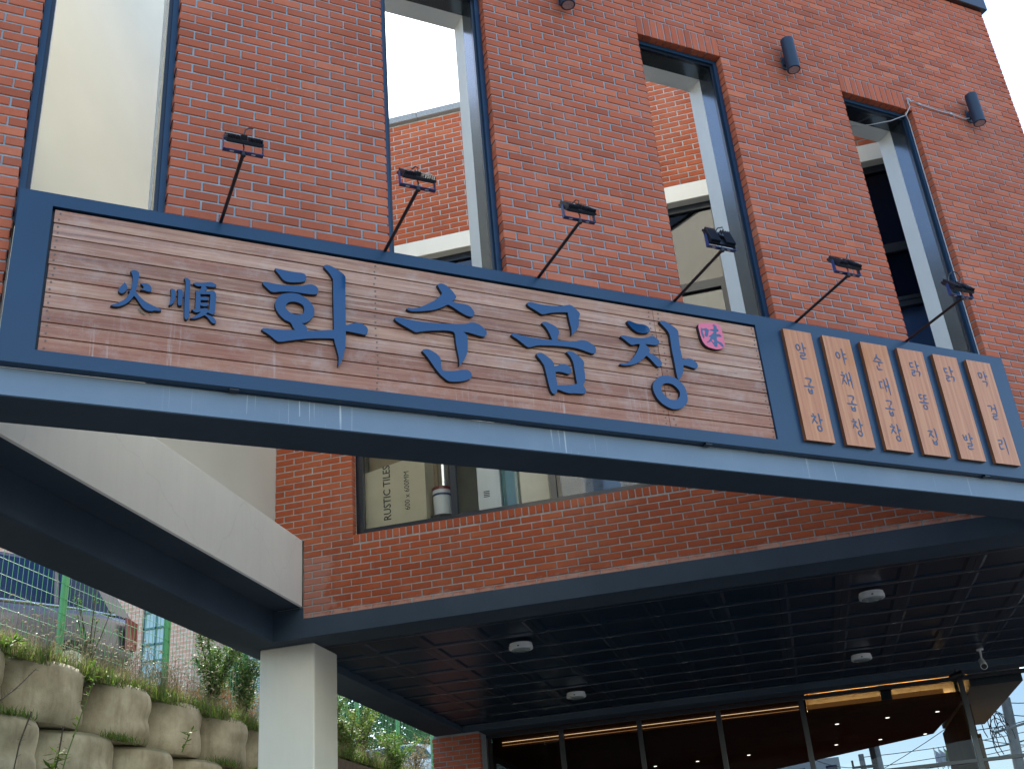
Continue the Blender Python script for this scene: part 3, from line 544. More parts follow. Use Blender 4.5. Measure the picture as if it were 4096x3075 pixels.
GLYPHS={'hwa':[([(1.2275,5.127),(1.2435,5.1277),(1.2838,5.1244),(1.3283,5.1224),(1.369,5.1243),(1.3894,5.1243),(1.4037,5.1175),(1.4107,5.1022),(1.4079,5.0804),(1.3937,5.0674),(1.3613,5.0568),(1.3209,5.0495),(1.2927,5.0509),(1.2725,5.0627),(1.2562,5.0831),(1.2398,5.1035),(1.2309,5.1136)],[]),([(1.1579,5.0209),(1.1735,5.0265),(1.2132,5.0239),(1.261,5.0233),(1.313,5.0275),(1.3614,5.0344),(1.3898,5.0404),(1.408,5.0498),(1.4346,5.0569),(1.4592,5.0543),(1.4776,5.0411),(1.4817,5.023),(1.4776,5.0035),(1.4632,4.9939),(1.4265,4.9889),(1.3779,4.9883),(1.3295,4.9867),(1.2895,4.982),(1.2537,4.9743),(1.226,4.9666),(1.2082,4.9676),(1.1942,4.9766),(1.1781,4.9922),(1.1621,5.0078)],[]),([(1.5174,5.202),(1.5342,5.209),(1.5593,5.2051),(1.5928,5.1911),(1.6222,5.1724),(1.6409,5.1542),(1.6462,5.1383),(1.6442,5.0804),(1.6437,4.976),(1.6437,4.8824),(1.6433,4.8199),(1.6595,4.8239),(1.6804,4.8351),(1.7055,4.8438),(1.7348,4.8452),(1.7597,4.8339),(1.774,4.8176),(1.7757,4.797),(1.7669,4.7772),(1.7542,4.7715),(1.7209,4.7746),(1.6795,4.7773),(1.6432,4.7785),(1.6422,4.735),(1.639,4.6801),(1.6323,4.6385),(1.6238,4.6015),(1.6112,4.5685),(1.5968,4.5421),(1.5979,4.5711),(1.5994,4.598),(1.5936,4.6284),(1.5839,4.6673),(1.576,4.6976),(1.5729,4.7175),(1.5356,4.714),(1.4751,4.7048),(1.4271,4.696),(1.3716,4.6822),(1.3166,4.6662),(1.2815,4.6551),(1.2582,4.6502),(1.2426,4.6536),(1.2191,4.672),(1.1916,4.6921),(1.1682,4.7039),(1.1584,4.7134),(1.164,4.7209),(1.1756,4.7236),(1.2143,4.7258),(1.2571,4.7277),(1.2963,4.7312),(1.3475,4.7388),(1.3355,4.7548),(1.3214,4.7818),(1.2877,4.7967),(1.2598,4.8214),(1.2396,4.852),(1.2313,4.8824),(1.2348,4.9104),(1.2502,4.9428),(1.2737,4.963),(1.3055,4.9742),(1.3376,4.9798),(1.3698,4.9776),(1.4063,4.9607),(1.4347,4.9378),(1.451,4.9128),(1.4583,4.884),(1.4551,4.8559),(1.443,4.8311),(1.4269,4.8102),(1.4069,4.7956),(1.3849,4.7889),(1.4029,4.7791),(1.415,4.7652),(1.417,4.7461),(1.4752,4.7548),(1.5156,4.7639),(1.5726,4.7756),(1.5721,4.8706),(1.5702,4.9868),(1.5703,5.1052),(1.5671,5.1214),(1.5547,5.1454),(1.534,5.1704),(1.5174,5.1889)],[[(1.2925,4.8882),(1.3023,4.9082),(1.3221,4.9199),(1.3461,4.9235),(1.3702,4.9198),(1.3904,4.9094),(1.3993,4.8879),(1.3978,4.8671),(1.3906,4.8521),(1.3706,4.842),(1.3467,4.8403),(1.3228,4.8468),(1.3028,4.8603),(1.2931,4.8746)]])],'sun':[([(2.235,5.2029),(2.2546,5.2102),(2.28,5.2064),(2.3089,5.1867),(2.3331,5.1607),(2.3468,5.1398),(2.3491,5.1286),(2.3386,5.1105),(2.3205,5.0944),(2.3415,5.0878),(2.3715,5.0874),(2.4016,5.0879),(2.4272,5.0839),(2.4478,5.0689),(2.4634,5.0437),(2.463,5.0252),(2.4524,5.0096),(2.4348,5.0044),(2.4094,5.0094),(2.3677,5.0278),(2.3306,5.0491),(2.3058,5.061),(2.289,5.065),(2.267,5.0498),(2.2278,5.0272),(2.1849,5.0086),(2.13,4.9936),(2.0883,4.9848),(2.051,4.9795),(2.0307,4.9842),(2.0221,4.9926),(2.0354,4.9985),(2.0559,4.9983),(2.0851,5.0068),(2.1147,5.0209),(2.1489,5.0412),(2.1835,5.0645),(2.2142,5.089),(2.241,5.1167),(2.2563,5.1402),(2.2476,5.1595),(2.236,5.1807),(2.2303,5.1937)],[]),([(1.9449,4.9173),(1.9613,4.9231),(1.9876,4.9234),(2.0282,4.9198),(2.0771,4.9175),(2.1348,4.9179),(2.2013,4.9224),(2.277,4.9291),(2.345,4.9374),(2.3881,4.9452),(2.4099,4.9523),(2.4276,4.9606),(2.4537,4.9658),(2.4751,4.9637),(2.5002,4.9531),(2.5228,4.9361),(2.5367,4.92),(2.5377,4.9042),(2.5299,4.8871),(2.5162,4.8773),(2.4947,4.8771),(2.4523,4.8841),(2.41,4.8897),(2.3801,4.8887),(2.3944,4.8796),(2.4063,4.8657),(2.4072,4.8478),(2.4042,4.8026),(2.4006,4.762),(2.3909,4.7295),(2.3716,4.6915),(2.3533,4.667),(2.3405,4.6485),(2.3412,4.674),(2.3411,4.7047),(2.3351,4.7434),(2.3297,4.7914),(2.327,4.8355),(2.3256,4.8622),(2.3181,4.8767),(2.2995,4.8814),(2.2659,4.8806),(2.2196,4.8733),(2.1651,4.863),(2.1235,4.8529),(2.0902,4.8423),(2.0697,4.8391),(2.0537,4.8463),(2.0218,4.8611),(1.9859,4.8775),(1.9582,4.8929),(1.9445,4.9062)],[]),([(2.1127,4.726),(2.1301,4.7329),(2.1546,4.7322),(2.1827,4.721),(2.2065,4.7049),(2.2218,4.6853),(2.2238,4.6616),(2.2238,4.6313),(2.2281,4.6125),(2.2379,4.6039),(2.2667,4.6057),(2.3084,4.6128),(2.3421,4.6218),(2.3759,4.6295),(2.3988,4.6274),(2.4134,4.6142),(2.4177,4.5974),(2.4102,4.579),(2.3926,4.5658),(2.3668,4.5537),(2.329,4.5439),(2.2874,4.538),(2.2629,4.5398),(2.2432,4.5522),(2.2197,4.5704),(2.1967,4.5973),(2.1777,4.6248),(2.1588,4.6524),(2.1398,4.68),(2.1205,4.7032),(2.1097,4.7146)],[])],'gop':[([(2.8396,5.1736),(2.8604,5.1818),(2.8872,5.1817),(2.9316,5.1776),(2.9859,5.1788),(3.0408,5.1829),(3.0779,5.1883),(3.1063,5.1964),(3.1256,5.2044),(3.1493,5.2099),(3.167,5.2034),(3.188,5.1855),(3.2088,5.1652),(3.2151,5.152),(3.2068,5.1294),(3.2014,5.112),(3.1989,5.0833),(3.1937,5.0591),(3.1789,5.031),(3.1577,5.0067),(3.1343,4.9822),(3.1373,5.0082),(3.1378,5.0315),(3.1316,5.0772),(3.1273,5.1187),(3.1248,5.1489),(3.082,5.1432),(3.0355,5.134),(2.9889,5.1216),(2.9561,5.1092),(2.9333,5.1054),(2.912,5.1158),(2.878,5.1334),(2.8525,5.1454),(2.8382,5.1593)],[]),([(2.9316,5.0449),(2.9547,5.0523),(2.9811,5.0473),(3.0113,5.0355),(3.0367,5.0201),(3.0456,4.9984),(3.0407,4.9746),(3.0332,4.9551),(3.029,4.9292),(3.0809,4.9312),(3.1313,4.937),(3.164,4.9439),(3.1879,4.9535),(3.216,4.9587),(3.2475,4.9533),(3.278,4.9394),(3.2968,4.9237),(3.3011,4.9036),(3.2961,4.8821),(3.2833,4.8724),(3.2647,4.8706),(3.2335,4.8775),(3.189,4.887),(3.1352,4.8927),(3.0719,4.8915),(3.0088,4.8874),(2.9458,4.8803),(2.892,4.8722),(2.8604,4.8629),(2.8286,4.8505),(2.8068,4.8504),(2.7823,4.8669),(2.7456,4.8927),(2.7167,4.9085),(2.7039,4.92),(2.712,4.9289),(2.7317,4.931),(2.7747,4.9265),(2.8355,4.9223),(2.9013,4.9211),(2.9501,4.9217),(2.9897,4.9255),(2.9804,4.9561),(2.9662,4.9905),(2.9469,5.0197),(2.9313,5.0333)],[]),([(2.8683,4.8103),(2.8912,4.8204),(2.917,4.8152),(2.9459,4.797),(2.9704,4.7782),(2.9817,4.7597),(2.9848,4.7392),(3.0066,4.7453),(3.0256,4.757),(3.053,4.7631),(3.0794,4.7601),(3.0977,4.7447),(3.1031,4.7253),(3.0955,4.7064),(3.081,4.6964),(3.0591,4.6992),(3.033,4.7032),(3.0063,4.7022),(2.9874,4.6982),(2.9881,4.6564),(2.9916,4.6076),(3.0451,4.6147),(3.0947,4.623),(3.1327,4.6359),(3.1298,4.6755),(3.1267,4.7241),(3.1234,4.773),(3.1193,4.795),(3.1088,4.8206),(3.0931,4.8409),(3.0819,4.8529),(3.0955,4.8617),(3.1183,4.8637),(3.1484,4.8513),(3.1774,4.8282),(3.1974,4.8061),(3.2007,4.7885),(3.1949,4.756),(3.1968,4.7203),(3.1956,4.6888),(3.189,4.6567),(3.1756,4.6283),(3.1865,4.6076),(3.1906,4.586),(3.1788,4.5735),(3.1505,4.5686),(3.1057,4.5655),(3.0655,4.5612),(3.0352,4.5661),(3.0098,4.5737),(2.9874,4.5774),(2.9828,4.5594),(2.9716,4.5449),(2.9562,4.5429),(2.9427,4.5585),(2.9349,4.588),(2.9285,4.6308),(2.9208,4.6825),(2.9144,4.7257),(2.9056,4.7467),(2.8866,4.7751),(2.8703,4.795)],[])],'chang':[([(3.5694,5.1596),(3.5909,5.1617),(3.6158,5.1539),(3.6435,5.1489),(3.6768,5.1496),(3.7052,5.148),(3.7273,5.1363),(3.7365,5.1189),(3.7342,5.1044),(3.7205,5.0928),(3.6956,5.0857),(3.6664,5.0811),(3.6386,5.0847),(3.6121,5.0969),(3.587,5.1187),(3.5678,5.1485)],[]),([(3.505,5.036),(3.5243,5.0413),(3.5615,5.0401),(3.6032,5.0373),(3.6461,5.0406),(3.6851,5.0485),(3.7153,5.0592),(3.7358,5.0685),(3.7553,5.0715),(3.7732,5.0634),(3.7922,5.0476),(3.7958,5.0341),(3.7872,5.0164),(3.7689,5.0066),(3.7446,5.0034),(3.7112,5.0026),(3.6813,4.9995),(3.6948,4.9885),(3.7084,4.9697),(3.7107,4.9539),(3.7016,4.941),(3.7284,4.9311),(3.7504,4.9204),(3.7716,4.9051),(3.7856,4.8887),(3.7912,4.8734),(3.7851,4.8564),(3.769,4.845),(3.7523,4.8441),(3.7358,4.8586),(3.7157,4.881),(3.6953,4.901),(3.6793,4.9133),(3.651,4.8877),(3.6137,4.8573),(3.5781,4.8364),(3.5393,4.8241),(3.5014,4.8165),(3.474,4.8172),(3.4666,4.8229),(3.4803,4.8293),(3.5035,4.8312),(3.528,4.8415),(3.5541,4.8624),(3.5819,4.8937),(3.6113,4.9346),(3.6338,4.9748),(3.6396,4.9918),(3.6296,4.9935),(3.6101,4.9887),(3.5926,4.9815),(3.5736,4.9796),(3.5543,4.9905),(3.5291,5.0097),(3.5077,5.0226),(3.5002,5.0283)],[]),([(3.8246,5.1971),(3.8442,5.2041),(3.8731,5.2026),(3.905,5.1886),(3.936,5.1696),(3.9574,5.1514),(3.9631,5.1332),(3.9582,5.0848),(3.9565,5.0184),(3.959,4.9624),(3.9626,4.927),(3.9833,4.9341),(4.0088,4.9406),(4.0378,4.9387),(4.0599,4.9255),(4.074,4.9088),(4.0745,4.8925),(4.0658,4.8773),(4.0499,4.8704),(4.0262,4.8741),(3.9886,4.8818),(3.9586,4.8823),(3.9566,4.8598),(3.9482,4.8309),(3.9334,4.8014),(3.9179,4.7809),(3.9051,4.7678),(3.8968,4.7699),(3.895,4.787),(3.8923,4.8416),(3.8913,4.9061),(3.8878,4.9707),(3.8875,5.0409),(3.8882,5.0882),(3.8852,5.1138),(3.8722,5.138),(3.8475,5.165),(3.826,5.1878)],[]),([(3.7217,4.741),(3.7438,4.762),(3.7698,4.7768),(3.8041,4.7847),(3.8421,4.7844),(3.8787,4.7757),(3.9089,4.7569),(3.9331,4.7306),(3.9466,4.6983),(3.9508,4.6627),(3.9468,4.6262),(3.9369,4.6026),(3.9158,4.5777),(3.8889,4.5588),(3.8587,4.5476),(3.8204,4.5439),(3.7801,4.5545),(3.7418,4.5763),(3.7141,4.606),(3.6969,4.6438),(3.6911,4.6809),(3.6982,4.7109)],[[(3.7555,4.6893),(3.7629,4.706),(3.7792,4.7194),(3.8042,4.7281),(3.8327,4.7287),(3.8595,4.7186),(3.8823,4.699),(3.8944,4.678),(3.8946,4.6601),(3.8862,4.6388),(3.869,4.6219),(3.846,4.6114),(3.8222,4.6098),(3.7954,4.6184),(3.7709,4.6398),(3.7562,4.6647)]])],'fire':[([(0.4179,4.8875),(0.4263,4.8781),(0.4324,4.8678),(0.4351,4.8588),(0.4334,4.8434),(0.4281,4.8312),(0.4197,4.8212),(0.4109,4.8154),(0.4031,4.8174),(0.395,4.8234),(0.3917,4.8313),(0.3943,4.844),(0.4016,4.8585),(0.41,4.8694),(0.4155,4.878)],[]),([(0.5012,4.8935),(0.5134,4.8976),(0.5258,4.8995),(0.54,4.8976),(0.5515,4.8892),(0.5586,4.8752),(0.5596,4.8639),(0.5568,4.8539),(0.5492,4.8501),(0.5367,4.8513),(0.524,4.8548),(0.5115,4.855),(0.5015,4.8532),(0.5111,4.861),(0.5205,4.8718),(0.5128,4.8822)],[]),([(0.4444,4.9619),(0.4495,4.9667),(0.4601,4.9706),(0.4725,4.9716),(0.4822,4.9666),(0.4883,4.9581),(0.4907,4.9451),(0.4911,4.928),(0.4878,4.9063),(0.4848,4.8829),(0.4823,4.8616),(0.4813,4.8387),(0.4918,4.8254),(0.5052,4.8089),(0.5233,4.7932),(0.5444,4.7799),(0.5684,4.769),(0.5907,4.7615),(0.6114,4.7537),(0.618,4.7492),(0.6182,4.7445),(0.6045,4.7398),(0.5905,4.739),(0.5797,4.7372),(0.5676,4.7323),(0.5521,4.7316),(0.5395,4.7351),(0.5266,4.7432),(0.5133,4.7578),(0.4996,4.7779),(0.4859,4.798),(0.4727,4.8108),(0.4618,4.7901),(0.4479,4.769),(0.4308,4.7512),(0.412,4.7387),(0.3927,4.7317),(0.3747,4.7296),(0.3593,4.7335),(0.3709,4.7401),(0.3884,4.7486),(0.4057,4.7618),(0.4228,4.7778),(0.4367,4.797),(0.4448,4.8134),(0.4503,4.8332),(0.4408,4.8368),(0.4556,4.8455),(0.4566,4.8646),(0.4588,4.8877),(0.4596,4.9107),(0.4574,4.9313),(0.4523,4.9476),(0.4471,4.9562)],[])],'soon':[([(0.6585,4.8866),(0.6671,4.8892),(0.6769,4.8867),(0.6852,4.8786),(0.6878,4.858),(0.6868,4.8326),(0.6827,4.813),(0.6756,4.7982),(0.6657,4.7882),(0.6547,4.7836),(0.6581,4.8004),(0.6622,4.8199),(0.6637,4.8411),(0.663,4.8621),(0.6604,4.8785)],[]),([(0.6934,4.8896),(0.702,4.8943),(0.7126,4.8941),(0.7207,4.8892),(0.7237,4.877),(0.7238,4.8474),(0.7236,4.8158),(0.7235,4.8011),(0.7195,4.7942),(0.7126,4.7913),(0.7056,4.7929),(0.7013,4.8005),(0.6999,4.818),(0.7003,4.8433),(0.7,4.8643),(0.6978,4.8809)],[]),([(0.7264,4.9691),(0.7351,4.9724),(0.7477,4.9698),(0.758,4.9609),(0.7612,4.9497),(0.7613,4.9177),(0.7609,4.875),(0.7619,4.8329),(0.7632,4.7911),(0.7647,4.7496),(0.7638,4.7307),(0.7584,4.7174),(0.7518,4.7097),(0.7446,4.7131),(0.7395,4.7267),(0.7381,4.7556),(0.7363,4.8075),(0.7355,4.86),(0.736,4.9131),(0.7359,4.9387),(0.7323,4.9573)],[]),([(0.7777,4.9474),(0.7949,4.9533),(0.8163,4.9554),(0.8377,4.9604),(0.8555,4.9658),(0.8735,4.969),(0.8881,4.9652),(0.9002,4.9576),(0.9023,4.9504),(0.898,4.9439),(0.8855,4.9403),(0.8639,4.9386),(0.8405,4.9372),(0.8489,4.929),(0.8521,4.9189),(0.8402,4.9028),(0.8579,4.9081),(0.8757,4.9145),(0.8883,4.9146),(0.8976,4.9076),(0.9026,4.8956),(0.9029,4.8743),(0.9018,4.8464),(0.9012,4.8144),(0.8998,4.7825),(0.8976,4.7706),(0.8889,4.7643),(0.8781,4.7663),(0.8681,4.7709),(0.8609,4.7729),(0.8507,4.7607),(0.8624,4.7584),(0.8822,4.7523),(0.8968,4.7442),(0.9062,4.7311),(0.9094,4.719),(0.9052,4.7121),(0.8946,4.7093),(0.8837,4.7159),(0.8706,4.7315),(0.8575,4.7461),(0.8448,4.7524),(0.8294,4.7415),(0.8122,4.7303),(0.7915,4.7218),(0.7704,4.7214),(0.7857,4.7322),(0.8044,4.7478),(0.8196,4.7629),(0.8245,4.771),(0.8106,4.7656),(0.7984,4.7625),(0.7875,4.768),(0.7765,4.7777),(0.7948,4.7828),(0.7937,4.8068),(0.7949,4.8386),(0.7952,4.8704),(0.7934,4.8893),(0.7919,4.9028),(0.8081,4.9004),(0.8165,4.9125),(0.8211,4.9284),(0.8191,4.9334),(0.7995,4.9305),(0.785,4.9369)],[[(0.8168,4.8838),(0.8285,4.8831),(0.8552,4.8878),(0.8713,4.8897),(0.8717,4.8689),(0.8706,4.841),(0.8701,4.8092),(0.8674,4.7876),(0.8609,4.7929),(0.85,4.7974),(0.8359,4.7939),(0.8206,4.7886),(0.8195,4.8133),(0.8335,4.8083),(0.8513,4.8102),(0.8617,4.8162),(0.865,4.8242),(0.8593,4.8317),(0.8467,4.8331),(0.8309,4.8289),(0.8211,4.8287),(0.8203,4.8462),(0.8337,4.8464),(0.8497,4.8481),(0.8611,4.8532),(0.8643,4.8612),(0.8596,4.8678),(0.8469,4.8705),(0.8327,4.8674),(0.8196,4.863)]])],'seal':[([(4.14,5.2219),(4.1482,5.2312),(4.1601,5.2361),(4.2038,5.2428),(4.2517,5.2505),(4.2803,5.2542),(4.2971,5.2543),(4.3108,5.2475),(4.3195,5.2345),(4.3252,5.2157),(4.3278,5.191),(4.3297,5.1628),(4.3302,5.1273),(4.3296,5.1007),(4.3266,5.0826),(4.3168,5.0688),(4.2978,5.0571),(4.2777,5.0489),(4.2584,5.0446),(4.2399,5.0442),(4.2129,5.0471),(4.1865,5.0528),(4.1666,5.0638),(4.1519,5.0826),(4.1434,5.1058),(4.1381,5.1366),(4.1351,5.1697),(4.1331,5.1941),(4.1359,5.2123)],[])],'mi':[([(4.156,5.1987),(4.163,5.1918),(4.1801,5.1948),(4.1904,5.2006),(4.2011,5.1987),(4.211,5.1923),(4.2188,5.1899),(4.238,5.1983),(4.2566,5.2034),(4.2613,5.2181),(4.2592,5.2267),(4.2547,5.2322),(4.2588,5.2391),(4.2667,5.2418),(4.2768,5.2357),(4.2862,5.2265),(4.2865,5.2185),(4.2837,5.2091),(4.2938,5.208),(4.2979,5.2006),(4.2965,5.1933),(4.2877,5.1865),(4.2774,5.1814),(4.2735,5.1656),(4.2859,5.1676),(4.2976,5.1703),(4.3058,5.1644),(4.3152,5.1552),(4.3104,5.15),(4.2933,5.1479),(4.2721,5.1441),(4.2697,5.1269),(4.2705,5.1164),(4.2821,5.1094),(4.3013,5.1035),(4.3119,5.0909),(4.317,5.0794),(4.3137,5.0718),(4.3026,5.0719),(4.2886,5.0857),(4.2687,5.0976),(4.2659,5.0787),(4.2627,5.0668),(4.2527,5.0627),(4.242,5.0646),(4.2337,5.0792),(4.2255,5.0937),(4.2187,5.1015),(4.2053,5.0942),(4.1913,5.0877),(4.1817,5.0853),(4.183,5.0926),(4.1954,5.0997),(4.2095,5.1159),(4.2211,5.1336),(4.2075,5.135),(4.2059,5.141),(4.2191,5.1474),(4.2364,5.1607),(4.2526,5.1775),(4.254,5.1848),(4.2359,5.1873),(4.2231,5.1879),(4.2172,5.1861),(4.207,5.1615),(4.1998,5.1427),(4.193,5.131),(4.1834,5.134),(4.1728,5.1411),(4.1795,5.1572),(4.1828,5.1701),(4.1833,5.1772),(4.1737,5.1802),(4.1622,5.1775),(4.161,5.1614),(4.1659,5.148),(4.1685,5.1325),(4.1674,5.1218),(4.1625,5.1149),(4.157,5.1202),(4.151,5.1369),(4.1477,5.154),(4.1475,5.1699),(4.1522,5.1883)],[[(4.2368,5.1192),(4.2435,5.1159),(4.2443,5.1054),(4.2394,5.0941),(4.232,5.0991),(4.2241,5.1058),(4.2251,5.1113),(4.2319,5.1176)]])]}
LETY=PY-.027
lab={'hwa':'large raised navy Korean letter hwa','sun':'large raised navy Korean letter sun','gop':'large raised navy Korean letter gop','chang':'large raised navy Korean letter chang with a round base','fire':'small raised navy fire character','soon':'small raised navy obey character'}
for k in ('fire','soon','hwa','sun','gop','chang'):
    B=MB()
    for outl,holes in GLYPHS[k]:
        B.prism([smooth_loop(outl,3)]+[smooth_loop(h,4,40 if k=='soon' else 80) for h in holes],lambda a,b,d:(a,d,b),LETY,PY-.001,0,1)
    sign.part('letter',B,[M['navyl'],M['side']],label=lab[k])
B=MB(); B.prism([smooth_loop(GLYPHS['seal'][0][0],4,80)],lambda a,b,d:(a,d,b),PY-.030,PY-.001,0,1)
seal=sign.part('seal',B,[M['pink'],M['side']],label='rose red seal plaque with a blue character')
B=MB()
for outl,holes in GLYPHS['mi']: B.prism([smooth_loop(outl,3)]+[smooth_loop(h,3) for h in holes],lambda a,b,d:(a,d,b),PY-.0312,PY-.0302)
sign.part('seal_character',B,M['blueink'],parent=seal)
# wasp-egg like pale blobs under the small fire character
B=MB()
for u,z in ((.505,4.742),(.513,4.737),(.516,4.729),(.525,4.722),(.534,4.717),(.565,4.719)):
    r=.0055
    vs=[];n=6
    for a in range(4):
        ph_=math.pi*(a/3); 
        for t in range(n): vs.append((u+r*math.sin(ph_)*math.cos(t*6.283/n),PY-.012+r*math.sin(ph_)*math.sin(t*6.283/n),z+r*math.cos(ph_)))
    B.add(vs,[(a*n+t,a*n+(t+1)%n,(a+1)*n+(t+1)%n,(a+1)*n+t) for a in range(3) for t in range(n)])
sign.part('cocoon',B,M['seed'],smooth=True,split=True,label='small pale cocoon under the fire character')
# brackets on top and under
B=MB()
for u in (.74,3.42,5.97): B.box(u,u+.05,-.05,-.01,sz1+.001,sz1+.012)
for u in (1.0,4.05,6.5): B.box(u,u+.05,-.058,-.02,sz0-.012,sz0-.001)
sign.part('mounting_tab',B,M['black'],split=True)
# ================================================================ MENU BOARDS
def st(*p): return list(p)
J={ # strokes in a unit box, brush strokes run from head to tail
 'g':[[(.05,.82),(.55,.88),(.9,.8),(.82,.45),(.6,.02)]],
 'n':[[(.12,.95),(.16,.3),(.25,.15),(.95,.25)]],
 'd':[[(.1,.85),(.9,.92)],[(.2,.85),(.2,.25),(.3,.12),(.95,.22)]],
 'r':[[(.08,.92),(.85,.95),(.78,.58)],[(.12,.55),(.8,.58)],[(.12,.55),(.14,.15),(.3,.06),(.95,.14)]],
 'm':[[(.12,.92),(.2,.1)],[(.12,.88),(.85,.92),(.8,.1)],[(.2,.15),(.82,.18)]],
 'b':[[(.12,.97),(.22,.1)],[(.8,.97),(.78,.08)],[(.18,.55),(.8,.6)],[(.22,.15),(.8,.15)]],
 's':[[(.5,.98),(.42,.6),(.02,.1)],[(.42,.58),(.95,.12)]],
 'j':[[(.08,.85),(.9,.9),(.45,.55),(.02,.05)],[(.5,.52),(.95,.08)]],
 'c':[[(.35,1.05),(.62,.98)],[(.05,.78),(.88,.8),(.45,.5),(.02,.02)],[(.5,.45),(.95,.06)]],
 'o':'ring',
 'a':[[(.3,1.05),(.42,.9),(.4,-.05)],[(.42,.5),(1.0,.52)]],
 'ya':[[(.3,1.05),(.42,.9),(.42,-.1)],[(.42,.66),(1.0,.7)],[(.42,.38),(1.0,.4)]],
 'ae':[[(.1,.95),(.2,.8),(.2,.1)],[(.65,1.05),(.8,.92),(.82,-.08)],[(.2,.5),(.8,.5)]],
 'eo':[[(.75,1.05),(.88,.9),(.88,-.02)],[(.1,.5),(.86,.56)]],
 'i':[[(.3,1.05),(.5,.9),(.52,-.1)]],
 'oo':[[(.5,1.0),(.52,.25)],[(.0,.25),(.98,.22)]],
 'u':[[(.0,.85),(.98,.8)],[(.55,.78),(.5,.02)]],
}
SY={'al':[('o',0,.48,.45,.95),('a',.52,.42,1,1.05),('r',.22,-.05,.88,.38)],
 'gop':[('g',.2,.66,.85,1.05),('oo',0,.38,1,.66),('b',.28,-.05,.78,.32)],
 'chang':[('c',0,.38,.55,1.0),('a',.6,.32,1.05,1.05),('o',.38,-.08,.85,.32)],
 'ya':[('o',0,.3,.45,.78),('ya',.5,0,1.05,1.0)],
 'chae':[('c',0,.12,.5,.95),('ae',.52,-.02,1.05,1.0)],
 'sun':[('s',.12,.6,.88,1.08),('u',0,.22,1.02,.62),('n',.2,-.05,.82,.28)],
 'dae':[('d',0,.22,.48,.8),('ae',.5,-.05,1.05,1.0)],
 'dak':[('d',.0,.52,.5,.92),('a',.58,.42,1.05,1.05),('r',.05,-.05,.5,.38),('g',.55,-.05,.98,.38)],
 'ttong':[('d',.05,.66,.5,1.0),('d',.52,.66,.97,1.0),('oo',0,.36,1,.64),('o',.28,-.06,.75,.32)],
 'jip':[('j',.0,.42,.58,.95),('i',.62,.38,1.05,1.05),('b',.28,-.05,.82,.32)],
 'bal':[('b',0,.5,.48,.95),('a',.55,.42,1.05,1.05),('r',.22,-.05,.88,.38)],
 'mak':[('m',0,.5,.48,.95),('a',.55,.42,1.05,1.05),('g',.25,-.08,.85,.38)],
 'geol':[('g',0,.48,.48,.98),('eo',.42,.42,.92,1.05),('r',.22,-.05,.88,.38)],
 'ri':[('r',0,.15,.55,.9),('i',.6,-.05,1.05,1.05)]}
def stroke_poly(P,w):
    V=[Vector(p) for p in P]; Q=[]
    for i in range(len(V)-1):
        for k in range(5): 
            t=k/5; p0=V[i-1] if i else V[i]; p1=V[i]; p2=V[i+1]; p3=V[i+2] if i+2<len(V) else V[i+1]
            cr=.5*((2*p1)+(p2-p0)*t+(2*p0-5*p1+4*p2-p3)*t*t+(3*p1-p0-3*p2+p3)*t**3)
            Q.append(cr*.5+(p1.lerp(p2,t))*.5)
    Q.append(V[-1]); n=len(Q); L=[];R_=[]
    for i,q in enumerate(Q):
        d=(Q[min(i+1,n-1)]-Q[max(i-1,0)]).normalized(); nn=Vector((-d.y,d.x)); s=i/(n-1)
        ww=w*(.55+.45*min(1,s*6))*(1.15-.35*math.sin(min(1,s*1.3)*math.pi))*(1 if s<.72 else max(.12,1-(s-.72)/.28*.8))
        L.append(q+nn*ww); R_.append(q-nn*ww)
    return [tuple(x) for x in L]+[tuple(x) for x in reversed(R_)]
def glyph(B,key,uc,zc,W_,H_,y,grow=0.):
    for (j,a,b,c,d) in SY[key]:
        M_=lambda p:(uc+(a+(c-a)*p[0]-.5)*W_,zc+(b+(d-b)*p[1]-.5)*H_)
        if J[j]=='ring':
            cu,cz=M_((.5,.5)); ru=(c-a)*W_*.48+grow; rz=(d-b)*H_*.48+grow; tk=.0078+grow*2
            o_=[(cu+ru*math.cos(t*6.2832/20),cz+rz*math.sin(t*6.2832/20)) for t in range(20)]; i_=[(cu+(ru-tk)*math.cos(t*6.2832/20),cz+(rz-tk)*math.sin(t*6.2832/20)) for t in range(20)]
            B.prism([o_,i_],lambda p,q,e:(p,e,q),y,y+.002)
        else:
            for s_ in J[j]: B.prism([stroke_poly([M_(p) for p in s_],.0047+grow)],lambda p,q,e:(p,e,q),y,y+.002)
BD=[(4.857,5.1045,['al','gop','chang'],[(4.984,5.137),(4.984,4.860),(4.984,4.579)],'wooden menu board nearest the planks, with three carved letters al gop chang'),
 (5.207,5.460,['ya','chae','gop','chang'],[(5.340,5.146),(5.340,4.956),(5.340,4.768),(5.340,4.580)],'wooden menu board second from the planks, with four carved letters beginning ya chae'),
 (5.558,5.811,['sun','dae','gop','chang'],[(5.688,5.144),(5.688,4.955),(5.690,4.773),(5.688,4.579)],'wooden menu board third from the planks, with four carved letters beginning sun dae'),
 (5.910,6.162,['dak','ttong','jip'],[(6.038,5.143),(6.043,4.868),(6.042,4.583)],'wooden menu board fourth from the planks, with three carved letters dak ttong jip'),
 (6.264,6.508,['dak','bal'],[(6.381,5.144),(6.386,4.585)],'wooden menu board with only two carved letters dak bal, one at each end'),
 (6.608,6.858,['mak','geol','ri'],[(6.738,5.149),(6.739,4.867),(6.737,4.590)],'wooden menu board at the outer end of the sign, with letters mak geol ri')]
